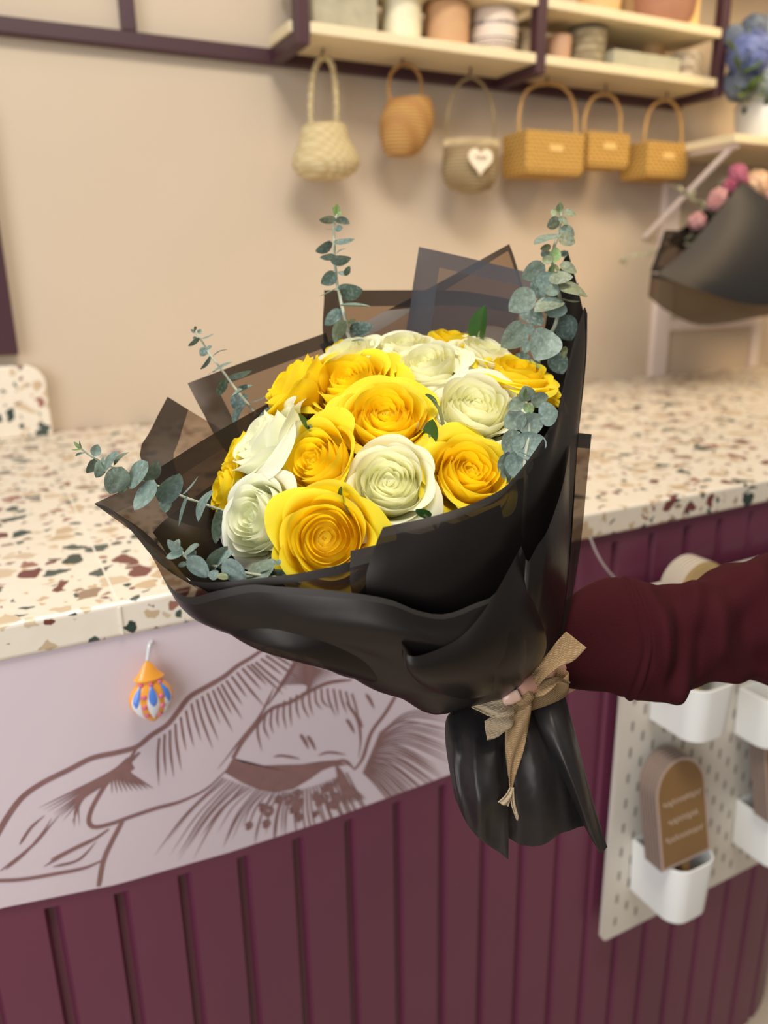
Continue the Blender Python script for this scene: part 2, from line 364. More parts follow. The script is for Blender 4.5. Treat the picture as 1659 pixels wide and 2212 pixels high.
# mural panel with its ink strokes
mb = MB()
xs = np.linspace(-0.9, 0.475, 120); ym = YC+0.001
G = np.array([[(x, ym, zmur(x)) for x in xs], [(x, ym, ZB) for x in xs]]); mb.grid(G)
G = np.array([[(x, ym, zmur(x)) for x in xs], [(x, ym+0.004, zmur(x)) for x in xs]]); mb.grid(G, flip=True)
G = np.array([[(0.475, ym, 0.77), (0.475, ym+0.004, 0.77)], [(0.475, ym, ZB), (0.475, ym+0.004, ZB)]]); mb.grid(G)
yi = ym-0.0004
rnd = random.Random(5)
def zmp(x, y): return onY(x/1.659, 1300+y/1.659, yi)
SK = [0]
def stroke(pts, w, taper=(0.25, 0.15), n=28):
    SK[0] += 1
    S = spline_at([zmp(*p) for p in pts], np.linspace(0, 1, n))
    L, Rr = [], []
    for i in range(n):
        t = S[min(i+1, n-1)]-S[max(i-1, 0)]; t = t/(np.linalg.norm(t)+1e-9); nn = np.array([-t[2], 0, t[0]])
        u = i/(n-1); k = min(1, taper[0]+u/0.2, taper[1]+(1-u)/0.45)
        ww = w*0.00026*k
        a, b_ = S[i]+nn*ww, S[i]-nn*ww
        for q in (a, b_):
            zm = zmur(q[0])
            if zm and q[2] < zm+0.0005: q[2] = zm+0.0005
            q[0] = min(q[0], 0.474)
        a[1] = b_[1] = yi-0.0000035*SK[0]
        L.append(a); Rr.append(b_)
    mb.grid(np.array([L, Rr]), 1)
O1 = [(-20,850),(30,765),(80,700),(150,650),(250,600),(330,560),(420,540),(490,520),(540,480),(600,440),(640,390),(680,340),(740,305),(800,270),(850,230),(900,200),(950,165),(1010,125)]
stroke(O1, 10, (1, 0.5), 70)
stroke([(495,515),(440,600),(390,640),(350,700),(325,750),(318,790),(340,808),(400,795),(470,770),(560,740),(650,715),(740,670),(815,600)], 8, (0.5, 0.3), 60)
stroke([(-20,1000),(80,995),(200,975),(300,955),(365,928)], 7, (1, 0.5))
stroke([(442,780),(400,860),(370,930),(353,1020)], 9, (0.6, 0.8))
stroke([(1090,150),(1050,230),(1000,310),(960,370)], 9, (1, 0.2)); stroke([(1260,280),(1180,290),(1110,320),(1040,360),(970,385),(920,440),(870,500),(835,560)], 8, (0.4, 1))
stroke([(980,310),(930,410),(850,510),(780,600)], 5)
stroke([(1425,325),(1380,400),(1330,470),(1300,560),(1272,600)], 9, (0.5, 0.6)); stroke([(1240,360),(1280,420),(1292,490),(1285,560)], 6)
stroke([(980,555),(1010,552),(1060,560),(1075,565)], 5); stroke([(1140,550),(1180,540),(1240,548)], 5); stroke([(1180,580),(1230,570),(1260,590),(1270,605)], 7)
stroke([(0,965),(60,920),(130,860),(190,790),(210,770)], 5); stroke([(20,960),(90,900),(150,830),(185,775)], 4); stroke([(70,870),(110,810),(160,765)], 5)
stroke([(155,950),(240,900),(330,855),(390,815)], 6, (0.1, 0.6)); stroke([(190,950),(280,925),(345,860)], 5); stroke([(180,925),(260,885),(350,840)], 5)
for i in range(12):
    a = i/11; stroke([(460+20*a, 560+a*35), (380-90*a, 640+a*70-20*(1-a)), (130+a*150+rnd.uniform(-20, 20), 740+a*70)], 4.5, (1, 0.05))
for i in range(9):
    a = i/8; x = 440+a*60; stroke([(500-6*i, 540+6*i), (x-30, 620), (400+a*150, 690-20*a)], 4.5, (1, 0.05))
up = [(560,475),(600,445),(640,395),(680,345),(720,320),(760,298),(790,275),(830,245),(870,215),(900,205),(940,180),(970,160),(1000,135)]
for i in range(26):
    a = i/25; S = np.interp(a*12, range(13), [p[0] for p in up]), np.interp(a*12, range(13), [p[1] for p in up])
    L = 190-70*a+rnd.uniform(-40, 40); ang = math.radians(95-65*a)
    stroke([(S[0]+10, S[1]+14), (S[0]+0.45*L*math.cos(ang)+12*(1-a), S[1]+0.45*L*math.sin(ang)), (S[0]+L*math.cos(ang*0.92), S[1]+L*math.sin(ang*0.92))], 3.8, (1, 0.03))
for i in range(16):
    a = i/15; stroke([(1075-70*a, 180+115*a), (1120-20*a, 230+70*a), (1225-160*a, 260+105*a)], 2.4, (1, 0.05))
for i in range(16):
    a = i/15; x = 930+a*330; y = 420-100*math.sin(a*2.2)-10; L = 110-30*a
    stroke([(x, y), (x-8+20*a, y+L*0.5), (x+4+30*a+rnd.uniform(-10, 10), y+L+rnd.uniform(-20, 20))], 3.6, (1, 0.03))
for x, y in ((1075,475),(1100,480),(1310,330),(1240,420),(1270,400)): stroke([(x, y), (x+15, y+22), (x+30, y+52)], 6)
pol = [(835,560),(870,575),(930,588),(1000,585),(1080,583),(1150,572),(1200,568),(1245,585),(1190,592),(1155,605),(1110,637),(1050,672),(990,683),(930,674),(870,650),(805,612)]
V = [zmp(*p) for p in pol]; V = [(p[0], yi+0.0002, p[2]) for p in V]
c = tuple(np.mean(np.array(V), axis=0)); mb.add(V+[c], [(i, (i+1) % len(V), len(V)) for i in range(len(V))], 1)
for i in range(38):
    a = i/37; x0 = 800+440*a; y0 = 632+58*math.sin(math.pi*a)-20*a
    x1 = 560+830*a+rnd.uniform(-15, 15); y1 = 850+rnd.uniform(-30, 90)-40*a
    stroke([(x0, y0), (x0*0.5+x1*0.5-10, (y0+y1)/2-10), (x1, y1)], 2.0+rnd.uniform(0, 1.6), (1, 0.05))
for i in range(30):
    a = i/29; x0 = 1330-60*a; y0 = 470+140*a; th = math.radians(-18+64*a); L = 300+rnd.uniform(-60, 20)
    stroke([(x0+30, y0), (x0+L*0.5*math.cos(th), y0+L*0.5*math.sin(th)-30), (x0+L*math.cos(th)+20, y0+L*math.sin(th)+25)], 2.9, (1, 0.05))
for i in range(26):
    x = 830+rnd.uniform(0, 380); y = 700+rnd.uniform(0, 110)-0.1*(x-830); r = rnd.uniform(6, 15)
    stroke([(x-r, y), (x, y-r), (x+r, y-2), (x+2, y+r), (x-r*0.8, y+4)], 8, (1, 1), 14)
for i in range(10):
    x = 1130+rnd.uniform(0, 80); y = 640+rnd.uniform(0, 70); stroke([(x, y-14), (x+rnd.uniform(-8, 8), y), (x+rnd.uniform(-6, 6), y+16)], 5, (1, 0.5), 10)
for i in range(9):
    stroke([(1205+3*i, 590+4*i), (1215+5*i, 640+3*i), (1235+9*i, 730-3*i)], 5, (1, 0.2))
mp = mb.build('mural_panel', [M['mural'], M['ink']], counter, smooth=False); mp['label'] = 'pale lilac panel with a brown line drawing'

# countertop
mb = MB()
out = [cpath(s, -0.006)[0] for s in np.linspace(-0.9, 2.6, 160)]
out = [p for p in out if p[1] < YW-0.02] + [np.array([2.35, YW-0.001]), np.array([-0.9, YW-0.001])]
n = len(out); V = [(p[0], p[1], ZB) for p in out] + [(p[0], p[1], ZT) for p in out]
mb.add(V, [tuple(range(n))[::-1], tuple(range(n, 2*n))] + [(i, (i+1) % n, n+(i+1) % n, n+i) for i in range(n)])
ct = mb.build('countertop', M['terrazzo'], smooth=False); bevel(ct, 0.004, 3)
tag(ct, 'cream terrazzo countertop with green, red and tan stone chips', 'countertop')
mb = MB(); jx = onZ(255, 1300, ZT)[0]
mb.box((jx-0.0009, YC-0.0034, ZB+0.003), (jx+0.0009, YC-0.0018, ZT-0.004)); mb.box((jx-0.0009, YC+0.004, ZT-0.001), (jx+0.0009, YW-0.5, ZT+0.0002))
j = mb.build('joint_line', M['joint'], ct, smooth=False); j['label'] = 'pale filler line across the stone'
# terrazzo upstand at the left, against the wall
mb = MB(); xr = 0.094; zt = 1.195; r = 0.035; th = 0.03
pr = [(-0.5, ZT), (xr, ZT)] + [(xr-r+r*math.cos(a), zt-r+r*math.sin(a)) for a in np.linspace(0, math.pi/2, 10)] + [(-0.5, zt)]
n = len(pr); V = [(p[0], YW-th, p[1]) for p in pr] + [(p[0], YW-0.001, p[1]) for p in pr]
mb.add(V, [tuple(range(n)), tuple(range(n, 2*n))[::-1]] + [((i+1) % n, i, n+i, n+(i+1) % n) for i in range(n)])
o = mb.build('upstand', M['terrazzo'], smooth=False); bevel(o, 0.003); tag(o, 'low terrazzo upstand with a rounded corner against the wall at the left', 'splashback')

# ------------------------------------------------------------------ framed picture at the left
mb = MB(); fx1, fz0 = 0.056, 1.214; fw = 0.036
t = thing('framed_board', (-0.2, YW, fz0), 'dark plum framed board on the wall above the terrazzo upstand', 'frame')
mb.box((fx1-fw, YW-0.028, fz0), (fx1, YW-0.001, 1.62)); mb.box((-0.5, YW-0.028, fz0), (fx1-fw, YW-0.001, fz0+fw)); mb.box((-0.5, YW-0.028, 1.62-fw), (fx1-fw, YW-0.001, 1.62)); mb.box((-0.5, YW-0.028, fz0+fw), (-0.5+fw, YW-0.001, 1.62-fw))
o = mb.build('frame', M['plum_frame'], t, smooth=False); bevel(o, 0.002)
mb = MB(); mb.box((-0.5+fw, YW-0.012, fz0+fw), (fx1-fw, YW-0.001, 1.62-fw)); mb.build('board', mat('board_grey', (0.42, 0.38, 0.40), 0.5), t, smooth=False)

# ------------------------------------------------------------------ wall shelf
ZR0, ZR1 = 1.727, 1.752; YF = 1.408; TU = 0.024
shelf = thing('wall_shelf', (1.1, YW, ZR0), 'long wall shelf with a plum metal frame and cream boards', 'shelf')
mb = MB(); mb.box((-1.0, YW-0.024, ZR0), (1.64, YW-0.001, ZR1)); o = mb.build('wall_rail', M['plum_frame'], shelf, smooth=False); bevel(o, 0.002)
XL, XM, XRt = onY(640, 20, YF)[0], onY(1159, 120, YF)[0], onY(1548, 180, YF)[0]
for x in (onY(257, 36, YW)[0],):
    mb = MB(); mb.box((x-0.0, YW-0.024, ZR1), (x+TU, YW-0.001, 2.5)); o = mb.build('wall_post', M['plum_frame'], shelf, smooth=False); bevel(o, 0.002)
for x in (XL, XM, XRt):
    mb = MB(); mb.box((x, YF, ZR0), (x+TU, YF+TU, 2.5)); o = mb.build('post', M['plum_frame'], shelf, smooth=False); bevel(o, 0.002)
    mb = MB(); mb.box((x, YF+TU, ZR0), (x+TU, YW-0.024, ZR0+TU)); o = mb.build('arm', M['plum_frame'], shelf, smooth=False); bevel(o, 0.002)
BT = 0.018
zs2 = onY(1300, 20, YF)[2]
def board(x0, x1, z, y0=YF-0.001, name='shelf_board'):
    mb = MB(); mb.box((x0, y0, z), (x1, YW-0.026, z+BT)); o = mb.build(name, M['cream_board'], shelf, smooth=False); bevel(o, 0.002)
ZS = ZR0+TU
board(XL-0.004, XL+TU, ZS, YF+TU+0.001); board(XL+TU+0.001, XM-0.001, ZS-0.006); board(XM+TU+0.001, XRt-0.001, ZS-0.006)
ZS1 = ZS+BT-0.006
ZU = onY(1370, 28, YF)[2] - BT
board(XL+TU+0.001, XM-0.001, ZU); board(XM+TU+0.001, XRt-0.001, ZU)
ZU1 = ZU+BT

# ------------------------------------------------------------------ pots on the shelf
YP = 1.475
def pot(name, px0, px1, pytop, zbase, mats, label, cat='pot', prof=None, Y=YP, rim=None, group=None, n=36, h=None):
    """round vessel fitted between two columns of the photograph at its own distance"""
    a = onY(px0, 100, Y); b = onY(px1, 100, Y); c = (a+b)/2; R = abs(b[0]-a[0])/2*0.93
    H = h if h else onY((px0+px1)/2, pytop, Y)[2]-zbase
    t = thing(name, (c[0], Y, zbase), label, cat, group)
    prof = prof or [(0.80, 0), (0.86, 0.03), (1.0, 0.97), (1.0, 1.0), (0.92, 1.0), (0.88, 0.9), (0.75, 0.12), (0.0, 0.1)]
    mb = MB(); mb.lathe((c[0], Y, zbase), [(0.0, 0.0)]+[(r*R, z*H) for r, z in prof], n)
    mb.build('body', mats, t)
    return t, c, R, H
terra = mat('terracotta_pale', (0.56, 0.33, 0.17), 0.7, var=0.1, scale=40, bump=0.1)
t, c, R, H = pot('flower_pot', 919, 1010, 12, ZS1, terra, 'plain tan round pot beside the cream crinkled vase', prof=[(0.86,0),(0.92,0.02),(1.0,0.9),(0.97,0.98),(0.93,1.0),(0.86,0.97),(0.8,0.1),(0,0.08)])
vas = mat('cream_ceramic', (0.84, 0.78, 0.56), 0.5, var=0.08, scale=25, bump=0.6, bscale=60)
t, c, R, H = pot('vase', 822, 912, -12, ZS1, vas, 'cream crinkled vase with a wide rolled rim on the lower shelf', 'vase', prof=[(0.78,0),(0.84,0.02),(0.9,0.3),(0.9,0.8),(0.92,0.84),(1.06,0.87),(1.08,0.92),(1.05,0.97),(0.95,1.0),(0.85,0.96),(0.8,0.1),(0,0.08)])
# square stone planter
mb = MB(); a = onY(690, 60, 1.45); b = onY(812, 60, 1.45)
def square_planter(name, x0, x1, y0, y1, z0, z1, m, label, cat='planter', wall=0.008):
    mb = MB(); V = []
    for (ix, iz) in ((0, z0), (0, z1), (wall, z1), (wall, z0+0.02)):
        V += [(x0+ix, y0+ix, iz), (x1-ix, y0+ix, iz), (x1-ix, y1-ix, iz), (x0+ix, y1-ix, iz)]
    F = [(3, 2, 1, 0)]
    for k in range(3):
        for i in range(4): F.append((k*4+i, k*4+(i+1) % 4, k*4+4+(i+1) % 4, k*4+4+i))
    F.append((12, 13, 14, 15)); mb.add(V, F); o = mb.build(name, m, smooth=False); bevel(o, 0.004, 2)
    return tag(o, label, cat)
stone = mat('stone_grey', (0.42, 0.38, 0.27), 0.85, var=0.35, scale=45, bump=0.5, bscale=120)
square_planter('planter', a[0]-0.02, b[0]-0.005, 1.43, 1.53, ZS1, ZS1+0.15, stone, 'square grey mottled stone planter at the left end of the shelf')
# patterned pot with a printed band
pk = mat('pot_pale', (0.74, 0.62, 0.52), 0.5); dk = mat('pot_print', (0.16, 0.15, 0.16), 0.6); cop = mat('pot_copper', (0.55, 0.25, 0.12), 0.4)
t = None
a = onY(1018, 80, YP); b = onY(1110, 80, YP); c = (a+b)/2; R = abs(b[0]-a[0])/2*0.95; H = onY(1065, 28, YP)[2]-ZS1
t = thing('patterned_pot', (c[0], YP, ZS1), 'pale round pot with dark printed lettering bands and a copper foot', 'pot')
mb = MB(); z0 = ZS1+0.08*H
mb.lathe((c[0], YP, 0), [(0.0, z0), (0.88*R, z0), (0.97*R, z0+0.1*H), (R, ZS1+0.45*H), (0.98*R, ZS1+0.9*H), (0.93*R, ZS1+H), (0.86*R, ZS1+0.97*H), (0.8*R, z0+0.05), (0, z0+0.05)], 40); body = mb.build('body', pk, t)
mb = MB(); mb.lathe((c[0], YP, 0), [(0, ZS1), (0.72*R, ZS1), (0.75*R, z0)], 32); mb.build('foot', cop, t)
mb = MB(); rr = random.Random(3)
for k in range(70):
    a0 = 2*math.pi*k/70; a1 = a0+2*math.pi/70*rr.uniform(0.3, 0.75)
    zc = ZS1+0.66*H; hh = rr.uniform(0.03, 0.055)*H
    for zz, h2 in ((zc, hh),):  # lettering band
        V = [(c[0]+R*1.006*math.cos(q), YP+R*1.006*math.sin(q), z) for q, z in ((a0, zz-h2), (a1, zz-h2), (a1, zz+h2), (a0, zz+h2))]; mb.add(V, [(0, 1, 2, 3)])
o = mb.build('printed_lettering', dk, body); o['label'] = 'dark printed letters'
mb = MB()
for zf, th in ((0.33, 0.012), (0.26, 0.018), (0.18, 0.012)):
    for k in range(60):
        if zf == 0.26 and k % 2: continue
        a0 = 2*math.pi*k/60; a1 = 2*math.pi*(k+1)/60
        Rk = R*(0.955+0.1*zf)*1.012
        V = [(c[0]+Rk*math.cos(q), YP+Rk*math.sin(q), z) for q, z in ((a0, ZS1+(zf-th)*H), (a1, ZS1+(zf-th)*H), (a1, ZS1+(zf+th)*H), (a0, ZS1+(zf+th)*H))]; mb.add(V, [(0, 1, 2, 3)])
o = mb.build('printed_stripes', dk, body); o['label'] = 'dark printed stripes'
a = onY(1112, 100, 1.50); b = onY(1152, 100, 1.50)
square_planter('planter', a[0]+0.004, b[0]+0.012, 1.475, 1.535, ZS1, ZS1+0.065, mat('stone_tan', (0.45, 0.36, 0.24), 0.8, var=0.2), 'small squat tan planter tucked behind the pale patterned pot')
pot('flower_pot', 1186, 1231, 80, ZS1, mat('pink_clay', (0.58, 0.36, 0.24), 0.7, var=0.1), 'small pinkish clay pot just right of the middle shelf post')
pot('basket_pot', 1234, 1303, 68, ZS1, woven('grey_weave', (0.25, 0.20, 0.12), (0.48, 0.40, 0.26), 300, 300), 'round grey woven pot between the pinkish pot and the long planter', prof=[(0.8,0),(0.84,0.02),(1.0,0.93),(1.02,0.97),(1.0,1.0),(0.92,1.0),(0.8,0.1),(0,0.08)])
zinc = mat('zinc', (0.42, 0.40, 0.29), 0.6, var=0.25, scale=30, bump=0.2)
a = onY(1312, 140, 1.45); b = onY(1452, 150, 1.45)
square_planter('long_planter', a[0], b[0]+0.004, 1.43, 1.51, ZS1, onY(1380, 112, 1.43)[2], zinc, 'long low zinc grey planter box on the lower shelf')
pot('flower_pot', 1390, 1432, 88, ZS1, mat('orange_clay', (0.60, 0.36, 0.16), 0.6), 'small orange clay pot standing behind the long zinc planter', Y=1.527, h=0.085)
pot('patterned_pot', 1457, 1512, 120, ZS1, woven('white_fret', (0.34, 0.26, 0.17), (0.78, 0.70, 0.55), 420, 420, 0.6, 0.2), 'white and tan fretwork pot at the right end of the lower shelf', 'pot')
pot('flower_pot', 1246, 1330, -60, ZU1, mat('yellow_clay', (0.66, 0.44, 0.20), 0.7, var=0.15), 'wide yellowish clay pot cut off by the top edge on the upper shelf')
pot('flower_pot', 1326, 1368, -40, ZU1, mat('brown_clay', (0.30, 0.18, 0.08), 0.7), 'slim brown pot left of the reddish bowl on the upper shelf', Y=1.50)
pot('bowl_pot', 1362, 1478, -20, ZU1, mat('red_clay', (0.42, 0.20, 0.12), 0.7, var=0.2, scale=50), 'wide reddish clay bowl on the upper shelf', 'pot', prof=[(0.62,0),(0.8,0.06),(0.96,0.4),(1.0,0.75),(1.03,0.8),(1.03,1.0),(0.95,1.0),(0.9,0.6),(0.6,0.15),(0,0.12)])
mb = MB(); a = onY(1482, 40, 1.44); b = onY(1503, 40, 1.44); mb.box((a[0], 1.43, ZU1), (b[0], 1.45, ZU1+0.2)); o = mb.build('wooden_board', mat('yellow_wood', (0.80, 0.53, 0.20), 0.5, var=0.1), smooth=False); bevel(o, 0.002); tag(o, 'upright yellow wooden board at the right end of the upper shelf', 'board')

# ------------------------------------------------------------------ hanging baskets
YB = 1.485
def B(x, y, Y=YB): return onY(x, y, Y)
def hook(x, y):
    p = B(x, y); mb = MB()
    mb.tube([(p[0], YB, ZS-0.006), (p[0], YB, p[2]+0.004), (p[0]-0.006, YB, p[2]-0.004), (p[0], YB, p[2]-0.009), (p[0]+0.006, YB, p[2]-0.002)], 0.0022, 6)
    mb.build('hook', M['plum_frame'], shelf)
def handle(t, pts, r, m, Yf=YB, n=40):
    mb = MB(); mb.tube(spline([B(x, y, Yf) for x, y in pts], n), r, 10); return mb.build('handle', m, t)
def round_basket(label, m, prof_px, hpts, hr, m2=None, axis=None, tilt=0.0, sy=0.75, hm=None):
    """prof_px: list of (left x, right x, y) rows from rim down"""
    rows = []
    for xl, xr, y in prof_px:
        a = B(xl, y); b = B(xr, y); c = (a+b)/2; R = np.linalg.norm(b-a)/2
        rows.append([c + np.array([R*math.cos(q), R*sy*math.sin(q), (b[2]-a[2])/2*math.cos(q)]) for q in np.linspace(0, 2*math.pi, 40, endpoint=False)])
    inner = [[p*0.93+np.mean(rows[0], axis=0)*0.07 for p in rows[0]]]
    cb = np.mean(rows[-1], axis=0)
    inner.append([cb + (p-cb)*0.9 + np.array([0, 0, 0.012]) for p in rows[-1]])
    base = np.mean(rows[-1], axis=0)
    t = thing('woven_basket', base, label, 'basket', 'baskets hanging under the wall shelf')
    mb = MB(); G = np.array(inner[::-1]+rows); mb.grid(G, closed_u=True, flip=True)
    nb = len(mb.v); mb.f.append(tuple(nb-40+k for k in range(40))); mb.m.append(0)
    mb.f.append(tuple(range(40))[::-1]); mb.m.append(0)
    mb.build('body', m, t, angle=60); handle(t, hpts, hr, hm or m)
    return t
sea = woven('seagrass', (0.50, 0.38, 0.18), (0.88, 0.76, 0.48), 420, 500)
honey = woven('honey_wicker', (0.36, 0.17, 0.045), (0.72, 0.42, 0.13), 150, 700)
drab = woven('drab_wicker', (0.25, 0.17, 0.08), (0.52, 0.40, 0.22), 150, 650)
gold = woven('gold_plait', (0.42, 0.22, 0.04), (0.86, 0.54, 0.15), 560, 560)
round_basket('pale cream seagrass basket with a bulging base and tall narrow handle', sea, [(660,738,268),(652,746,277),(648,750,300),(641,763,322),(634,773,345),(633,774,358),(644,764,374),(662,744,386),(690,715,389)], [(673,280),(671,235),(674,180),(684,140),(700,124),(716,138),(724,180),(727,235),(725,280)], 0.0055)
hook(698, 118)
round_basket('honey coloured wicker basket hanging tilted with a short round handle', honey, [(842,924,214),(836,929,224),(828,933,243),(823,932,265),(824,928,288),(827,918,310),(833,905,328),(842,893,337)], [(843,218),(839,190),(845,160),(862,142),(880,140),(899,152),(909,175),(911,212)], 0.0035)
hook(870, 135)
t3 = round_basket('drab brown wicker basket with a white heart tag', drab, [(968,1066,308),(964,1071,318),(961,1071,345),(960,1070,370),(965,1066,392),(978,1056,410),(1000,1035,416)], [(968,315),(966,270),(972,225),(990,185),(1015,168),(1040,180),(1060,215),(1067,265),(1066,315)], 0.003)
hook(1016, 163)
mb = MB(); 
for i in range(60):
    q = 2*math.pi*i/60; a = B(966, 312); b = B(1069, 312); c_ = (a+b)/2; R = abs(b[0]-a[0])/2*1.03
    p = c_+np.array([R*math.cos(q), R*0.78*math.sin(q), 0.006]); mb.tube([p, p+np.array([0.002*math.cos(q*7), 0.002, -0.013])], 0.0022, 5)
mb.build('rim_fringe', mat('raffia', (0.66, 0.52, 0.30), 0.8), t3)
hb = []; c_ = B(1037, 346, YB-0.055)
for i in range(40):
    q = 2*math.pi*i/40; hx = 16*math.sin(q)**3/17; hz = (13*math.cos(q)-5*math.cos(2*q)-2*math.cos(3*q)-math.cos(4*q))/17
    hb.append((c_[0]+hx*0.031, c_[1], c_[2]+hz*0.030))
mb = MB(); mb.add([(x, y-0.003, z) for x, y, z in hb]+hb, [tuple(range(40))[::-1], tuple(range(40, 80))]+[(i, (i+1) % 40, 40+(i+1) % 40, 40+i) for i in range(40)])
ht = mb.build('heart_tag', mat('tag_white', (0.86, 0.74, 0.58), 0.5), t3, smooth=False); ht['label'] = 'white heart shaped tag'
mb = MB(); w_ = [(c_[0]-0.014+0.028*i/24, c_[1]-0.004, c_[2]+0.004+0.0035*math.sin(i*1.9)+0.002*math.sin(i*0.7)) for i in range(25)]
mb.tube(w_, 0.0007, 5); mb.build('tag_script', mat('tag_ink', (0.35, 0.25, 0.18), 0.6), ht)
def box_basket(label, xl, xs, xr, yt, yb, hpts, skew=0.0, dY=0.045):
    """front face from xs to xr (pixels), left side face seen from xl to xs"""
    Yf = YB-dY
    a = onY(xs, yt, Yf); b = onY(xr, yt, Yf); lo = onY((xs+xr)/2, yb, Yf)[2]
    x0, x1 = a[0], b[0]; z1 = (a[2]+b[2])/2; Yb2 = YB+dY
    t = thing('woven_basket', ((x0+x1)/2, YB, lo), label, 'basket', 'baskets hanging under the wall shelf')
    mb = MB(); V = []
    for ins, z, fl in ((0.004, lo, 0.0), (0.0, lo+0.012, 0.0), (0.0, z1, 0.0), (0.006, z1, 0), (0.008, lo+0.01, 0)):
        V += [(x0+ins, Yf+ins, z), (x1-ins, Yf+ins, z), (x1-ins, Yb2-ins, z), (x0+ins, Yb2-ins, z)]
    F = [(3, 2, 1, 0)]
    for k in range(4):
        for i in range(4): F.append((k*4+i, k*4+(i+1) % 4, k*4+4+(i+1) % 4, k*4+4+i))
    F.append((16, 17, 18, 19)); mb.add(V, F); o = mb.build('body', gold, t, smooth=False); bevel(o, 0.008, 3)
    mb = MB(); zc = z1*0.62+lo*0.38; xc = (x0+x1)/2; mb.box((xc-0.018, Yf-0.0015, zc-0.007), (xc+0.018, Yf+0.001, zc+0.007)); mb.build('name_patch', mat('patch', (0.70, 0.46, 0.16), 0.6), o, smooth=False)
    handle(t, hpts, 0.0038, mat('cane', (0.55, 0.32, 0.11), 0.6, var=0.2))
    hook(hpts[len(hpts)//2][0], hpts[len(hpts)//2][1]-4)
box_basket('wide golden plaited basket, largest of the three box shaped ones', 1115, 1139, 1265, 284, 378, [(1122,300),(1121,255),(1130,210),(1150,188),(1182,181),(1215,188),(1236,215),(1243,255),(1243,300)])
box_basket('small golden plaited basket hanging in the middle of the three box shaped ones', 1265, 1274, 1363, 286, 364, [(1263,300),(1262,262),(1272,225),(1288,208),(1308,204),(1326,212),(1339,240),(1340,268),(1339,300)], dY=0.03)
box_basket('golden plaited basket nearest the corner at the right end of the row', 1370, 1402, 1490, 307, 385, [(1390,325),(1393,280),(1403,240),(1420,222),(1440,217),(1457,226),(1468,250),(1472,285),(1471,325)])

# ------------------------------------------------------------------ right-hand wall shelf with hydrangeas
xw = onY(1497, 312, YW); zsh = xw[2]; cr_ = onZ(1590, 290, zsh)
YSF = 1.30
c_ = onY(1590, 290, YSF)
zsh2 = c_[2]
sx0 = c_[0]
ws = thing('bracket_shelf', (2.0, YW, zsh2), 'short white shelf on slim braces in the corner under the blue flowers', 'shelf')
mb = MB(); mb.box((sx0, YSF, zsh2-0.016), (2.6, YW-0.001, zsh2+0.002)); o = mb.build('shelf_board', M['cream_board'], ws, smooth=False); bevel(o, 0.002)
for x in (sx0+0.02, sx0+0.50):
    mb = MB(); mb.tube([(x, YSF+0.02, zsh2-0.018), (x, YW-0.004, zsh2-0.20)], 0.007, 8); mb.tube([(x, YSF+0.01, zsh2-0.02), (x, YW-0.004, zsh2-0.02)], 0.006, 8); mb.build('bracket', TRIM, ws)
# upper shelf of the same kind, only its brace shows
uz = 2.10; ws2 = thing('bracket_shelf', (2.0, YW, uz), 'white shelf with a slim brace at the very top right corner', 'shelf')
mb = MB(); mb.box((sx0-0.02, YSF, uz-0.016), (2.6, YW-0.001, uz+0.002)); o = mb.build('shelf_board', M['cream_board'], ws2, smooth=False)
mb = MB(); mb.tube([(sx0+0.06, YSF+0.02, uz-0.018), (sx0+0.06, YW-0.004, uz-0.20)], 0.007, 8); mb.build('bracket', TRIM, ws2)

YH = 1.40
pc = onY(1655, 285, YH); pz = zsh2+0.002
hp = thing('potted_hydrangea', (pc[0], YH, pz), 'white spotted pot of blue and white hydrangeas on the corner shelf', 'potted flowers')
Rp = 0.075; Hp = onY(1640, 205, YH)[2]-pz
mb = MB(); mb.lathe((pc[0], YH, pz), [(0, 0), (Rp*0.72, 0), (Rp*0.9, Hp*0.2), (Rp, Hp*0.6), (Rp*0.98, Hp*0.9), (Rp*0.94, Hp), (Rp*0.88, Hp), (Rp*0.85, Hp*0.4), (0, Hp*0.35)], 36); hpot = mb.build('pot', M['white'], hp)
HOLE = mat('dark_green', (0.05, 0.07, 0.03), 0.6)
for k in range(9):
    mb = MB(); q = 2*math.pi*k/9+0.25; zz = pz+Hp*(0.78 if k % 2 else 0.68); Rk = Rp*1.0
    ctr = np.array([pc[0]+Rk*math.cos(q), YH+Rk*math.sin(q), zz]); n_ = np.array([math.cos(q), math.sin(q), 0]); e_ = np.array([-math.sin(q), math.cos(q), 0])
    V = [ctr+n_*0.0015+e_*0.008*math.cos(a)+np.array([0, 0, 0.008*math.sin(a)]) for a in np.linspace(0, 2*math.pi, 12, endpoint=False)]; mb.add(V, [tuple(range(12))]); mb.build('pot_hole', HOLE, hpot)
def florets(name, ctr, R, n, m, parent, seed, size=0.011, zmin=-0.6):
    r = random.Random(seed); mb = MB()
    for i in range(n):
        zz = 1-2*(i+0.5)/n
        if zz < zmin: continue
        q = i*2.39996; rr = math.sqrt(1-zz*zz); nn = np.array([rr*math.cos(q), rr*math.sin(q), zz])
        p = ctr+nn*R*r.uniform(0.88, 1.06); e = np.cross(nn, [0.3, 0.2, 1]); e /= np.linalg.norm(e); g = np.cross(nn, e); a0 = r.uniform(0, 1.5)
        for k in range(4):
            a = a0+k*math.pi/2; d1 = e*math.cos(a)+g*math.sin(a); d2 = np.cross(nn, d1)
            V = [p, p+d1*size*0.6+d2*size*0.5+nn*size*0.2, p+d1*size*1.15+nn*size*0.1, p+d1*size*0.6-d2*size*0.5+nn*size*0.2]
            mb.add(V, [(0, 1, 2, 3)], 0, [0.5]*4)
    return mb.build(name, m, parent)
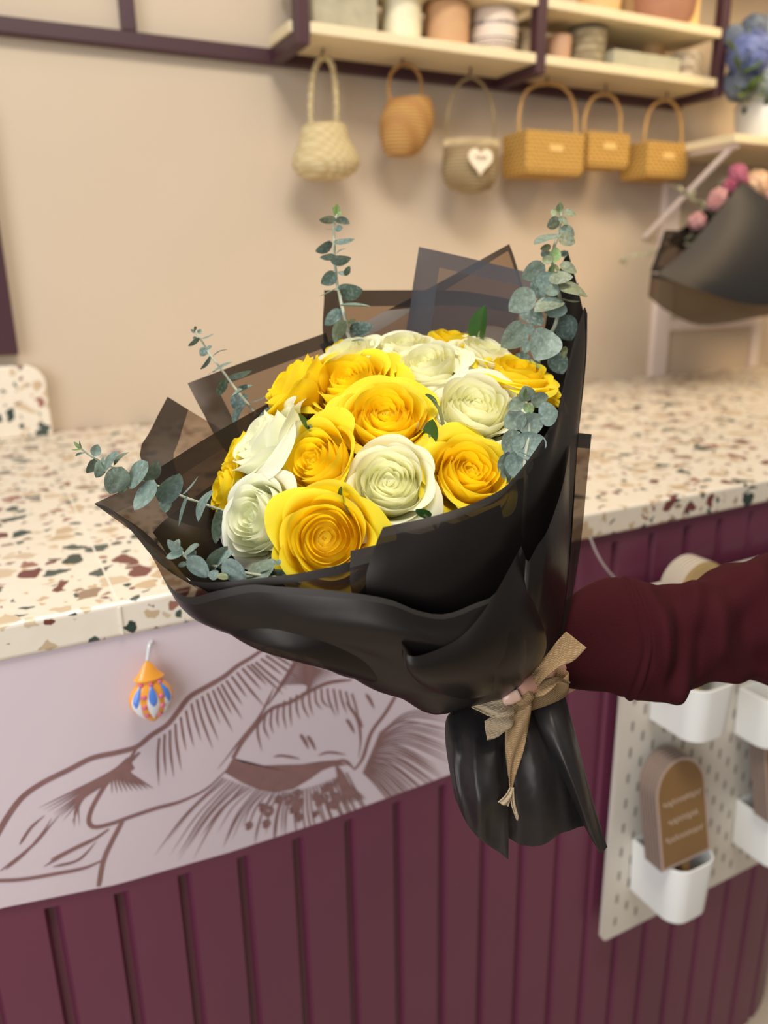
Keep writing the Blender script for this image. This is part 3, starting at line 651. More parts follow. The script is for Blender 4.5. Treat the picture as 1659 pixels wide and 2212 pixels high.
blue = mat('hydrangea_blue', (0.22, 0.27, 0.56), 0.6, var=0.25, scale=60, trans=0.25); pale = mat('hydrangea_pale', (0.55, 0.62, 0.66), 0.6, var=0.15, scale=60, trans=0.25); slate = mat('hydrangea_slate', (0.20, 0.24, 0.32), 0.6, var=0.3, scale=60, trans=0.2)
for i, (x, y, R, m, nm) in enumerate([(1620, 118, 0.046, blue, 'blue flower head'), (1650, 165, 0.05, pale, 'pale blue flower head'), (1600, 180, 0.035, slate, 'slate blue flower head'), (1585, 80, 0.022, slate, None), (1628, 62, 0.028, slate, None), (1672, 90, 0.06, pale, None)]):
    o = florets('flower_head', onY(x, y, YH-0.03+0.01*i), R, 130, m, hp, i, 0.013 if R > 0.03 else 0.009, -1.0)
    if nm: o['label'] = nm
mb = MB(); rr = random.Random(9)
def leafquad(mb, b, t, w, nrm, tone=0.5):
    b = np.array(b); t = np.array(t); d = t-b; sd = np.cross(d/np.linalg.norm(d), nrm); sd /= (np.linalg.norm(sd)+1e-9)
    G = []
    for j, u in enumerate(np.linspace(0, 1, 6)):
        ww = w*0.5*math.sin(math.pi*min(1, u*0.97+0.02)**0.8)**0.8
        G.append([b+d*u-sd*ww+nrm*ww*0.25, b+d*u, b+d*u+sd*ww+nrm*ww*0.25])
    mb.grid(np.array(G), 0, [tone]*18)
for i in range(40):
    x, y = rr.choice([(1622,190),(1650,195),(1577,95),(1610,205),(1640,205),(1595,150),(1655,130),(1598,165),(1635,100)])
    b = onY(x+rr.uniform(-12, 12), y+rr.uniform(-10, 10), YH-0.02+rr.uniform(-0.04, 0.04)); d = np.array([rr.uniform(-1, 1), rr.uniform(-1, 0.3), rr.uniform(-0.3, 1)]); d /= np.linalg.norm(d)
    leafquad(mb, b, b+d*0.05, 0.03, cv(rr.uniform(-0.5, 0.5), 0.6, 0.7))
for x, y in ((1618, 112), (1648, 165), (1600, 180), (1585, 80), (1628, 62)):
    mb.tube([(pc[0], YH, pz+Hp*0.4), onY(x, y+10, YH)], 0.003, 6)
mb.build('foliage', mat('foliage_green', (0.13, 0.19, 0.04), 0.5, var=0.35, scale=50, trans=0.2), hp)

# ------------------------------------------------------------------ ornament on the mural, cord
YO = YC-0.012
def ob(x, y): return onY(x, y, YO)
oc = ob(325, 1490)
top, bot = ob(320, 1425), ob(330, 1560)
orn = thing('ornament', bot, 'small orange glossy ornament with blue and white stripes hanging on the lilac panel', 'ornament')
ax = np.array([0, 0, 1.0]); H = top[2]-bot[2]; cx = (top[0]+bot[0])/2
unit = abs(ob(375, 1505)[0]-ob(275, 1505)[0])/2
orange = mat('ornament_orange', (0.90, 0.38, 0.05), 0.25, coat=0.4); owhite = mat('ornament_white', (0.86, 0.86, 0.90), 0.25, coat=0.4); oblue = mat('ornament_blue', (0.10, 0.24, 0.72), 0.25, coat=0.4); opink = mat('ornament_pink', (0.72, 0.16, 0.27), 0.3)
prof = [(0.0, 0.0), (0.16, 0.035), (0.42, 0.10), (0.78, 0.21), (0.97, 0.34), (0.99, 0.43), (0.86, 0.54), (0.64, 0.63), (0.52, 0.67), (0.62, 0.70), (0.68, 0.725), (0.60, 0.75), (0.46, 0.80), (0.34, 0.86), (0.16, 0.95), (0.0, 1.0)]
mb = MB(); mb.lathe((cx, YO, bot[2]), [(r_*unit, z_*H) for r_, z_ in prof], 40, sy=0.55); body = mb.build('body', orange, orn)
def oprof(z): return float(np.interp(z, [p[1] for p in prof], [p[0] for p in prof]))
def ostrip(q0, z0, z1, wdt, m, nm, n=14):
    mb = MB(); G = []
    for z in np.linspace(z0, z1, n):
        u = (z-z0)/(z1-z0); ww = wdt*math.sin(math.pi*min(0.98, max(0.02, u)))**0.6; row = []
        for s in (-1, -0.5, 0, 0.5, 1):
            q = q0+ww*s; rr_ = oprof(z)*unit*1.012+0.0009*(1-s*s); row.append((cx+rr_*math.cos(q), YO+0.55*rr_*math.sin(q), bot[2]+z*H))
        G.append(row)
    mb.grid(np.array(G)); return mb.build(nm, m, body)
for q in (-math.pi/2-0.85, -math.pi/2, -math.pi/2+0.8):
    ostrip(q, 0.10, 0.64, 0.27, owhite, 'white_stripe')
    ostrip(q-0.01, 0.36, 0.645, 0.20, oblue, 'blue_stripe').location = (0, -0.0012, 0)
for q, zs_ in ((-math.pi/2-0.42, (0.2, 0.35, 0.5)), (-math.pi/2+0.4, (0.17, 0.32, 0.47)), (-math.pi/2-0.8, (0.655,)), (-math.pi/2, (0.655,)), (-math.pi/2+0.8, (0.655,))):
    for z in zs_:
        rr_ = oprof(z)*unit*1.02; ctr = np.array([cx+rr_*math.cos(q), YO+0.55*rr_*math.sin(q), bot[2]+z*H])
        mb = MB(); mb.lathe(ctr, [(0, -0.0016), (0.0022, -0.0009), (0.0024, 0), (0.0016, 0.0014), (0, 0.0018)], 10, axis=(math.cos(q)*0.4, math.sin(q), 0)); mb.build('pink_dot', opink, body)
mb = MB(); hk = mat('clear_hook', (0.62, 0.66, 0.68), 0.15); mb.tube(spline([(cx, YO, top[2]-0.001), ob(322, 1413)+np.array([0, 0.004, 0]), ob(326, 1402)+np.array([0, 0.008, 0]), ob(334, 1398)+np.array([0, 0.0125, 0])], 16), 0.0014, 8); o = mb.build('hook', hk, orn); o['label'] = 'clear plastic hook'
mb = MB(); mb.tube(spline([onY(1274, 1168, 0.655)+np.array([0, 0, 0.004]), onY(1290, 1198, 0.65), onY(1308, 1226, 0.648), onY(1330, 1252, 0.65), onY(1370, 1300, 0.652)], 24), 0.0014, 8)
tag(mb.build('cord', mat('cord_grey', (0.50, 0.42, 0.44), 0.6)), 'thin pale cord hanging slantwise from under the countertop', 'cord')

# ------------------------------------------------------------------ pegboard, bins, toppers
PX0, PX1, PZ0, PZ1, PY = onY(1347, 1515, 0.64)[0]-0.002, 1.05, onY(1303, 2035, 0.64)[2], 0.962, 0.64
pb = thing('pegboard', ((PX0+PX1)/2, PY, PZ0), 'white slotted pegboard fixed to the plum counter front', 'pegboard')
def rrect(x0, x1, z0, z1, r, n=6):
    out = []
    for cx_, cz_, a0 in ((x1-r, z0+r, -90), (x1-r, z1-r, 0), (x0+r, z1-r, 90), (x0+r, z0+r, 180)):
        for k in range(n+1):
            a = math.radians(a0+90*k/n); out.append((cx_+r*math.cos(a), cz_+r*math.sin(a)))
    return out
pr = rrect(PX0, PX1, PZ0, PZ1, 0.010); n = len(pr)
mb = MB(); mb.add([(x, PY, z) for x, z in pr]+[(x, PY+0.007, z) for x, z in pr], [tuple(range(n)), tuple(range(n, 2*n))[::-1]]+[((i+1) % n, i, n+i, n+(i+1) % n) for i in range(n)])
row = 0; z = PZ0+0.028
while z < PZ1-0.02:
    x = PX0+0.022+(0.02 if row % 2 else 0)
    while x < PX1-0.015:
        q = rrect(x-0.0027, x+0.0027, z-0.0078, z+0.0078, 0.0026, 3); mb.add([(a, PY-0.0003, b) for a, b in q], [tuple(range(len(q)))], 1)
        x += 0.04
    z += 0.02; row += 1
o = mb.build('board', [M['white_metal'], M['slot']], pb, smooth=False)
mb = MB(); mb.lathe((PX0+0.028, PY-0.001, PZ0+0.018), [(0, -0.001), (0.006, 0), (0.0055, 0.003), (0, 0.005)], 16, axis=(0, -1, 0)); mb.build('screw', M['white'], pb)
for x in (PX0+0.03, PX1-0.03):
    for z in (PZ0+0.03, PZ1-0.03):
        mb = MB(); mb.lathe((x, PY+0.007, z), [(0.008, 0), (0.008, YC-PY-0.004), (0, YC-PY-0.004)], 12, axis=(0, 1, 0)); mb.build('spacer', M['white'], pb)
def bin_(x0, x1, y0, z0, z1, label):
    y1 = PY-0.001
    t = thing('storage_bin', ((x0+x1)/2, (y0+y1)/2, z0), label, 'bin', 'white bins hooked on the pegboard')
    def ring(ins, z, taper=0.0):
        r = 0.024-ins*0.5; out = []
        for cx_, cy_, a0 in ((x0+taper+r+ins, y0+taper+r+ins, 180), (x1-taper-r-ins, y0+taper+r+ins, 270)):
            for k in range(9):
                a = math.radians(a0+90*k/8); out.append((cx_+r*math.cos(a), cy_+r*math.sin(a), z))
        out += [(x1-taper-ins, y1-ins, z), (x0+taper+ins, y1-ins, z)]
        return out
    rings = [ring(0.006, z0, 0.002), ring(0.001, z0+0.004, 0.002), ring(0, z1-0.003), ring(0.0004, z1-0.0004), ring(0.0021, z1), ring(0.0026, z1-0.002), ring(0.003, z0+0.006, 0.002)]
    mb = MB(); mb.grid(np.array(rings), closed_u=True); m_ = len(rings[0]); mb.f.append(tuple(range(m_))[::-1]); mb.m.append(0); k = len(rings)*m_-m_; mb.f.append(tuple(k+i for i in range(m_))); mb.m.append(0)
    mb.build('body', M['white'], t, angle=35)
    for x in (x0+0.02, x1-0.02):
        mb = MB(); mb.box((x-0.0022, y1-0.002, z1-0.014), (x+0.0022, PY+0.004, z1-0.004)); mb.build('peg_hook', M['white'], t, smooth=False)
bin_(0.712, 0.788, 0.562, 0.767, 0.845, 'white bin just under the burgundy sleeve on the pegboard')
bin_(0.888, 0.964, 0.580, 0.690, 0.770, 'white bin at the right edge of the frame directly below the sleeve')
bin_(0.706, 0.784, 0.555, 0.492, 0.583, 'white bin lowest on the pegboard, holding the brown arched toppers')
bin_(0.918, 0.990, 0.562, 0.487, 0.570, 'white bin at the right edge of the frame below the half hidden toppers')
def arch(w, h, n=24):
    r = w/2; return [(-r, 0), (r, 0)] + [(r*math.cos(a), h-r+r*math.sin(a)) for a in np.linspace(0, math.pi, n)]
def topper(x, yb, zb, yt, w, h, label, face, rim, edge, group, lines, seed=0):
    lean = math.atan2(yt-yb, h); up = np.array([0, math.sin(lean), math.cos(lean)]); nf = np.array([0, -math.cos(lean), math.sin(lean)]); o0 = np.array([x, yb, zb])
    def T(u, v, d): return o0+np.array([u, 0, 0])+up*v+nf*d
    t = thing('arched_topper', o0-up*0.04, label, 'topper', group)
    A = arch(w, h); n = len(A); th = 0.0035
    mb = MB(); mb.add([T(u, v, 0) for u, v in A]+[T(u, v, -th) for u, v in A], [tuple(range(n)), tuple(range(n, 2*n))[::-1]]+[((i+1) % n, i, n+i, n+(i+1) % n) for i in range(n)], [0, 1]+[1]*n)
    pl = mb.build('plate', [rim, edge], t, smooth=False)
    k = 0.004; A2 = [(u*(1-2*k/w), k+(v)*(1-2*k/h)) for u, v in A]
    mb = MB(); mb.add([T(u, v, 0.0006) for u, v in A2]+[T(u, v, 0) for u, v in A2], [tuple(range(n))]+[((i+1) % n, i, n+i, n+(i+1) % n) for i in range(n)]); fc = mb.build('face', face, t, smooth=False)
    mb = MB(); q = [T(-0.006, -0.055, -0.0005), T(0.006, -0.055, -0.0005), T(0.006, 0.002, -0.0005), T(-0.006, 0.002, -0.0005)]; q += [p-nf*0.0025 for p in q]; mb.add(q, [(0, 1, 2, 3), (7, 6, 5, 4), (0, 4, 5, 1), (1, 5, 6, 2), (2, 6, 7, 3), (3, 7, 4, 0)]); mb.build('stake', face, t, smooth=False)
    if lines:
        r = random.Random(seed); mb = MB()
        for v, hw in lines:
            pts = []; n_ = int(hw*2/0.0022)
            for i in range(n_+1):
                u = -hw+2*hw*i/n_; a = 0.0032*(1.6 if r.random() < 0.2 else 1)
                pts.append(T(u+0.0005*math.sin(i*2.1), v+a*math.sin(i*1.75)+0.0006*r.uniform(-1, 1), 0.0011))
            mb.tube(spline(pts, n_*4), 0.00042, 5)
        s_ = mb.build('script', M['script'], fc); s_['label'] = 'pale handwritten lettering'
    return t
L3 = [(0.088, 0.034), (0.062, 0.027), (0.038, 0.034)]
for k in range(6):
    topper(0.7345, 0.5705+0.0052*k, 0.586, 0.602+0.0052*k, 0.090, 0.143, 'brown arched topper with pale script, front of the stack in the lowest bin' if k == 0 else 'brown arched topper behind the front one in the lowest bin', M['card'], M['card_rim'], M['card_edge'], 'brown toppers in the lowest bin' if k else None, L3 if k == 0 else None, 4)
for k in range(5):
    topper(0.953, 0.577+0.0052*k, 0.575, 0.607+0.0052*k, 0.090, 0.143, 'brown arched topper with pale script cut off by the right edge of the frame' if k == 0 else 'brown arched topper behind the one cut off by the right edge', M['card'], M['card_rim'], M['card_edge'], 'brown toppers in the bin at the right edge' if k else None, L3 if k == 0 else None, 8)
cgold = mat('card_gold', (0.52, 0.36, 0.16), 0.5, var=0.15, scale=60); ccream = mat('card_cream', (0.60, 0.52, 0.42), 0.6, var=0.1)
for k in range(6):
    topper(0.744, 0.594+0.0052*k, 0.849, 0.604+0.0052*k, 0.086, 0.150, 'tan arched topper rising behind the burgundy sleeve, front of its stack' if k == 0 else 'cream edged arched topper stacked behind the tan one over the sleeve', cgold, cgold if k == 0 else ccream, ccream, 'toppers in the bin under the sleeve' if k else None, None)

# ------------------------------------------------------------------ bouquet: depth model
def dopen(x, y): return 0.42 - 0.000036*(x-600) + 0.000277*(1250-y)
TIE = (1115, 1492, 0.497)
TIEP = P(*TIE)
bq = 'bouquet'

def sheet(name, top, bot, left=None, right=None, nu=44, nv=44, bulge=0.0, border=(0, 0, 0, 0), mats=None, parent=None, wob=0.0, seed=0, label=None, wobf=3.0):
    """Curved film between four edges, each given as (column, row, distance) points of the place. border=(top, right, bottom, left) in metres."""
    T = [P(*p) for p in top]; Bm = [P(*p) for p in bot]
    Lf = [P(*p) for p in left] if left else [T[0], Bm[0]]
    Rt = [P(*p) for p in right] if right else [T[-1], Bm[-1]]
    ln = lambda c: float(np.sum(np.linalg.norm(np.diff(spline(c, 60), axis=0), axis=1)))
    def params(n, b0, b1, L):
        u = np.linspace(0, 1, n)
        for b, f in ((b0, lambda q: q), (b1, lambda q: 1-q)):
            if b: u = np.append(u, f(min(0.45, b/L)))
        return np.unique(np.round(u, 5))
    us = params(nu, border[3], border[1], (ln(T)+ln(Bm))/2); vs = params(nv, border[0], border[2], (ln(Lf)+ln(Rt))/2)
    Tc, Bc, Lc, Rc = spline_at(T, us), spline_at(Bm, us), spline_at(Lf, vs), spline_at(Rt, vs)
    U = us[None, :, None]; V = vs[:, None, None]
    G = (1-V)*Tc[None]+V*Bc[None] + (1-U)*Lc[:, None]+U*Rc[:, None] - ((1-U)*(1-V)*T[0]+U*(1-V)*T[-1]+(1-U)*V*Bm[0]+U*V*Bm[-1])
    W = 4*U*(1-U)
    G = G - _F*(bulge*np.sin(np.pi*np.clip(V, 0, 1))**0.8*W**0.7)
    if wob:
        for j in range(len(vs)):
            for i in range(len(us)):
                e = min(us[i], 1-us[i], 0.12)/0.12
                G[j, i] -= _F*wob*e*(0.25+0.75*min(1, vs[j]*3))*noise.noise((us[i]*wobf+seed*3.1, vs[j]*wobf*0.6, seed*1.7))
    mb = MB(); nu_, nv_ = len(us), len(vs); mis = []
    bt = [vs[0]-1, 2, 2, -1]
    LU, LV = (ln(T)+ln(Bm))/2, (ln(Lf)+ln(Rt))/2
    for j in range(nv_-1):
        for i in range(nu_-1):
            um, vm = (us[i]+us[i+1])/2, (vs[j]+vs[j+1])/2
            e = (border[0] and vm*LV < border[0]) or (border[2] and (1-vm)*LV < border[2]) or (border[3] and um*LU < border[3]) or (border[1] and (1-um)*LU < border[1])
            mis.append(1 if e else 0)
    mb.grid(G, mis)
    o = mb.build(name, mats, parent, angle=180)
    if label: o['label'] = label
    return o

wrap = thing('bouquet_wrap', P(1110, 1820, 0.50), 'black translucent film wrapped in layers round the big rose bouquet', 'wrapping')
FB = [M['film_back'], M['film_edge']]; FG = [M['film_sheen'], M['film_sheen_edge']]; FF = [M['film_front'], M['film_black_edge']]; FT = [M['film_thin'], M['film_black_edge']]; FK = [M['film_black'], M['film_black_edge']]; FTL = [M['film_tail'], M['film_tail']]
tb = [(1080, 1495, 0.507), (1120, 1490, 0.510), (1160, 1478, 0.512)]
bw = 0.0095
# back panes
sheet('wrap_sheet', [(1100, 527, 0.612), (1112, 560, 0.612), (1135, 640, 0.612)], [(690, 745, 0.60), (780, 900, 0.585), (1000, 1000, 0.56)], [(1100, 527, 0.612), (900, 637, 0.612), (690, 745, 0.60)], None, border=(bw*0.3, bw*0, 0, bw), mats=FB, parent=wrap, label='pointed clear black sheet at the back')
sheet('wrap_sheet', [(700, 627, 0.606), (800, 627, 0.607), (900, 627, 0.608), (1010, 630, 0.608), (1120, 650, 0.605)], [(1080, 1480, 0.52), (1120, 1485, 0.52), (1150, 1475, 0.52)], [(700, 627, 0.606), (705, 770, 0.60), (800, 1050, 0.575), (1080, 1480, 0.52)], None, border=(bw*1.25, 0, 0, bw*0.9), mats=FB, parent=wrap, bulge=-0.02)
sheet('wrap_sheet', [(905, 533, 0.600), (1020, 559, 0.602), (1135, 587, 0.600), (1250, 612, 0.592)], [(1090, 1480, 0.515), (1120, 1485, 0.515), (1150, 1475, 0.515)], [(905, 533, 0.600), (888, 650, 0.596), (880, 780, 0.588), (950, 1100, 0.555), (1090, 1480, 0.515)], [(1250, 612, 0.592), (1240, 900, 0.57), (1200, 1250, 0.54), (1150, 1475, 0.515)], border=(bw*1.25, 0, 0, bw*1.1), mats=FG, parent=wrap, bulge=-0.015, label='black sheet with a grey daylight sheen painted in, standing tallest at the back')
sheet('wrap_sheet', [(1226, 540, 0.588), (1244, 605, 0.584), (1260, 672, 0.572)], [(1160, 1180, 0.54), (1190, 1200, 0.53), (1210, 1200, 0.52)], [(1226, 540, 0.588), (1190, 640, 0.592), (1165, 800, 0.588), (1150, 1000, 0.57), (1160, 1180, 0.54)], [(1260, 672, 0.572), (1258, 800, 0.565), (1240, 1000, 0.545), (1210, 1200, 0.52)], border=(0, 0, 0, 0), mats=FK, parent=wrap)
sheet('wrap_sheet', [(405, 828, 0.560), (500, 792, 0.572), (600, 756, 0.583), (704, 719, 0.594)], [(1060, 1490, 0.515), (1085, 1490, 0.515), (1110, 1490, 0.515)], [(405, 828, 0.560), (440, 895, 0.556), (492, 980, 0.55), (700, 1230, 0.535), (1060, 1490, 0.515)], [(704, 719, 0.594), (760, 900, 0.585), (900, 1200, 0.55), (1110, 1490, 0.515)], border=(bw*1.15, 0, 0, bw*1.1), mats=FB, parent=wrap, bulge=-0.012)
sheet('wrap_sheet', [(362, 857, 0.552), (440, 905, 0.556), (520, 950, 0.56), (600, 1000, 0.56)], [(1050, 1490, 0.512), (1075, 1490, 0.512), (1100, 1490, 0.512)], [(362, 857, 0.552), (328, 925, 0.544), (306, 1000, 0.534), (420, 1180, 0.525), (750, 1400, 0.515), (1050, 1490, 0.512)], None, border=(0, 0, 0, bw*1.05), mats=FB, parent=wrap, bulge=-0.012)
sheet('wrap_sheet', [(203, 1088, 0.482), (270, 1056, 0.494), (345, 1010, 0.508), (420, 962, 0.522), (500, 915, 0.535), (600, 860, 0.55), (680, 820, 0.56)], [(1050, 1492, 0.508), (1080, 1492, 0.508), (1110, 1492, 0.508)], [(203, 1088, 0.482), (330, 1180, 0.484), (480, 1290, 0.486), (750, 1420, 0.49), (1050, 1492, 0.508)], None, border=(bw*1.25, 0, 0, 0), mats=[film('film_dense', 0.24), M['film_edge']], parent=wrap, bulge=-0.025, label='sheet folded into the long point at the left')
# inner lining that closes the cone below the flowers
ring = [(330,1150,.478),(400,1245,.450),(500,1300,.440),(640,1315,.437),(760,1300,.437),(850,1240,.440),(960,1165,.449),(1060,1100,.458),(1140,1010,.486),(1190,930,.508),(1215,860,.530),(1180,860,.558),(1050,850,.575),(900,870,.578),(760,890,.578),(640,930,.570),(540,990,.556),(440,1060,.530),(360,1120,.500)]
R0 = [P(*p) for p in ring]; R0 = np.array([R0[i % len(R0)] for i in range(len(R0)+1)]); Rs = spline(R0, 73)[:-1]
ctr_t = P(1112, 1480, 0.500)
rows = []
for u in np.linspace(0, 1, 16):
    c0 = Rs.mean(axis=0); rows.append(Rs*(1-u)+ (ctr_t+(Rs-c0)*0.10)*u + (Rs-c0)*0.16*math.sin(math.pi*u)*(1-u))
mb = MB(); mb.grid(np.array(rows), closed_u=True); o = mb.build('lining', M['film_black'], wrap, angle=180)
# front sheets
f = lambda x, y, o=0.0: (x, y, dopen(x, y)-0.012+o)
sheet('wrap_sheet', [(203,1088,.480),(232,1095,.474),(262,1122,.466),(295,1160,.456),(333,1206,.444),(380,1244,.432),(422,1256,.424),(480,1257,.417),(591,1245,.412),(660,1236,.411),(757,1213,.412),(860,1175,.420)],
      [(1040,1505,.487),(1070,1500,.486),(1100,1495,.486)], [(203,1088,.480),(285,1142,.474),(330,1206,.462),(372,1283,.452),(414,1309,.450),(560,1362,.452),(800,1462,.466),(1040,1505,.487)], [(860,1175,.420),(950,1350,.440),(1100,1495,.486)], border=(bw*0.9, 0, 0, 0), mats=FT, parent=wrap, bulge=0.010, label='thin see-through sheet along the low front rim')
sheet('wrap_sheet', [(757,1190,.409),(800,1180,.410),(850,1168,.412),(920,1150,.416),(1000,1125,.422),(1080,1090,.431)], [(1070,1500,.486),(1100,1495,.486),(1130,1490,.486)], [(757,1190,.409),(759,1276,.408),(800,1370,.424),(1070,1500,.486)], [(1080,1090,.431),(1130,1290,.450),(1130,1490,.486)], border=(bw*0.85, 0, 0, 0), mats=FT, parent=wrap, bulge=0.006)
sheet('wrap_sheet', [(827,1139,.4085),(880,1128,.411),(939,1114,.414),(1001,1095,.419),(1046,1077,.425),(1086,1055,.432),(1110,1032,.438),(1142,992,.449),(1182,932,.467),(1206,880,.482),(1224,800,.503),(1244,720,.525),(1262,666,.545)],
      [(1085,1498,.484),(1120,1490,.484),(1150,1480,.486)], [(827,1139,.4085),(809,1184,.4065),(790,1262,.4065),(820,1340,.418),(930,1430,.448),(1085,1498,.484)], [(1262,666,.545),(1264,760,.538),(1252,900,.527),(1236,1100,.514),(1222,1300,.502),(1200,1410,.494),(1150,1480,.486)], border=(bw*0.8, 0, 0, 0), mats=FF, parent=wrap, bulge=0.018, wob=0.0012, seed=2, label='broad sheet round the right front of the roses')
sheet('wrap_sheet', [(1252,700,.552),(1262,664,.556),(1269,678,.552)], [(1196,1420,.497),(1202,1400,.498),(1208,1380,.50)], [(1252,700,.552),(1232,790,.548),(1222,900,.54),(1214,1100,.525),(1210,1300,.508),(1196,1420,.497)], [(1269,678,.552),(1266,780,.545),(1248,960,.530),(1236,1150,.515),(1220,1320,.504),(1208,1380,.50)], border=(0, 0, 0, 0), mats=FK, parent=wrap, nu=16)
sheet('wrap_sheet', [(1225,932,.530),(1250,935,.532),(1278,938,.535)], [(1190,1400,.503),(1200,1395,.504),(1212,1385,.506)], [(1225,932,.530),(1220,1100,.522),(1205,1300,.508),(1190,1400,.503)], [(1278,938,.535),(1268,1040,.530),(1255,1170,.522),(1238,1280,.513),(1212,1385,.506)], border=(bw*1.1, 0, 0, 0), mats=[M['film_thin'], M['film_black_edge']], parent=wrap, nu=16)
# low front collar, its wavy lip, and the tucks underneath
sheet('wrap_sheet', [(345,1232,.440),(372,1272,.432),(410,1290,.424),(470,1276,.413),(540,1263,.408),(600,1267,.405),(689,1273,.402),(778,1283,.400),(845,1296,.400),(890,1315,.4015),(939,1327,.4045),(979,1323,.407),(1024,1304,.4105),(1066,1286,.414),(1098,1235,.4235),(1126,1179,.433)],
      [(1040,1512,.481),(1075,1505,.481),(1110,1498,.481)], [(345,1232,.440),(371,1282,.446),(413,1309,.448),(530,1352,.449),(668,1397,.452),(780,1468,.461),(850,1496,.466),(915,1536,.472),(965,1531,.475),(1040,1512,.481)], [(1126,1179,.433),(1150,1250,.436),(1162,1330,.447),(1155,1420,.466),(1110,1498,.481)], border=(bw*0.45, 0, 0, 0), mats=[M['film_black'], M['film_black_edge']], parent=wrap, bulge=0.020, wob=0.0014, seed=5, label='collar sheet with a wavy lip over the front')
sheet('wrap_sheet', [(868,1386,.402),(872,1408,.398),(892,1418,.397),(930,1409,.3985),(988,1381,.402),(1030,1340,.405),(1068,1285,.411),(1098,1232,.420),(1120,1190,.431)],
      [(1055,1508,.477),(1085,1502,.477),(1120,1494,.477)], [(868,1386,.402),(872,1425,.406),(900,1462,.423),(980,1500,.455),(1055,1508,.477)], [(1120,1190,.431),(1150,1290,.434),(1180,1400,.456),(1120,1494,.477)], mats=FK, parent=wrap, bulge=0.012, wob=0.001, seed=8, label='folded tuck sweeping up to the right')
sheet('wrap_sheet', [(1136,1208,.428),(1142,1213,.428),(1160,1180,.433),(1184,1142,.440),(1215,1050,.470),(1232,960,.50)], [(1110,1496,.479),(1140,1488,.480),(1170,1465,.482)], [(1136,1208,.428),(1128,1300,.431),(1112,1400,.450),(1110,1496,.479)], [(1232,960,.50),(1228,1150,.495),(1215,1330,.49),(1170,1465,.482)], border=(0, 0, 0, bw*0.3), mats=FK, parent=wrap, bulge=0.010)
sheet('wrap_sheet', [(671,1400,.448),(711,1416,.440),(755,1421,.433),(785,1430,.430),(797,1446,.431),(791,1464,.436)], [(780,1466,.462),(790,1468,.462),(800,1470,.462)], [(671,1400,.448),(688,1430,.453),(720,1450,.457),(780,1466,.462)], None, mats=FK, parent=wrap, bulge=0.010, nu=24, nv=20, label='small rolled tuck under the collar')
# tail below the ribbon
sheet('wrap_tail', [(1000,1523,.486),(1030,1530,.482),(1070,1526,.480),(1115,1508,.480)], [(983,1725,.470),(1012,1782,.465),(1055,1828,.463),(1098,1857,.466)], [(1000,1523,.486),(966,1548,.482),(962,1600,.476),(972,1670,.472),(983,1725,.470)], [(1115,1508,.480),(1104,1620,.468),(1101,1740,.463),(1098,1857,.466)], mats=FTL, parent=wrap, bulge=0.012, wob=0.007, seed=11, nu=60, nv=60, wobf=4.0)
sheet('wrap_tail', [(1060,1520,.490),(1110,1508,.488),(1150,1500,.488),(1195,1492,.490)], [(1088,1800,.476),(1108,1818,.472),(1135,1831,.470),(1165,1830,.472),(1215,1798,.480),(1265,1784,.486)], [(1060,1520,.490),(1080,1650,.480),(1088,1800,.476)], [(1195,1492,.490),(1215,1580,.489),(1240,1680,.488),(1265,1784,.486)], mats=FTL, parent=wrap, bulge=0.010, wob=0.005, seed=14, nu=60, nv=50, wobf=3.5)
sheet('wrap_tail', [(1145,1505,.484),(1180,1497,.484),(1216,1488,.488)], [(1262,1785,.480),(1285,1825,.479),(1300,1846,.480),(1312,1830,.484)], [(1145,1505,.484),(1165,1580,.478),(1215,1680,.476),(1262,1785,.480)], [(1216,1488,.488),(1242,1580,.488),(1270,1690,.487),(1290,1760,.486),(1312,1830,.484)], mats=FTL, parent=wrap, bulge=0.014, wob=0.004, seed=17, nu=40, nv=50, wobf=3)
mb = MB()  # hidden bundle of cut stems is inside; the back of the tail
sheet('wrap_tail', [(1005,1520,.500),(1100,1512,.512),(1205,1490,.505)], [(1000,1730,.498),(1110,1800,.512),(1250,1775,.503)], None, None, mats=FTL, parent=wrap, bulge=-0.01, wob=0.008, seed=20, wobf=5)

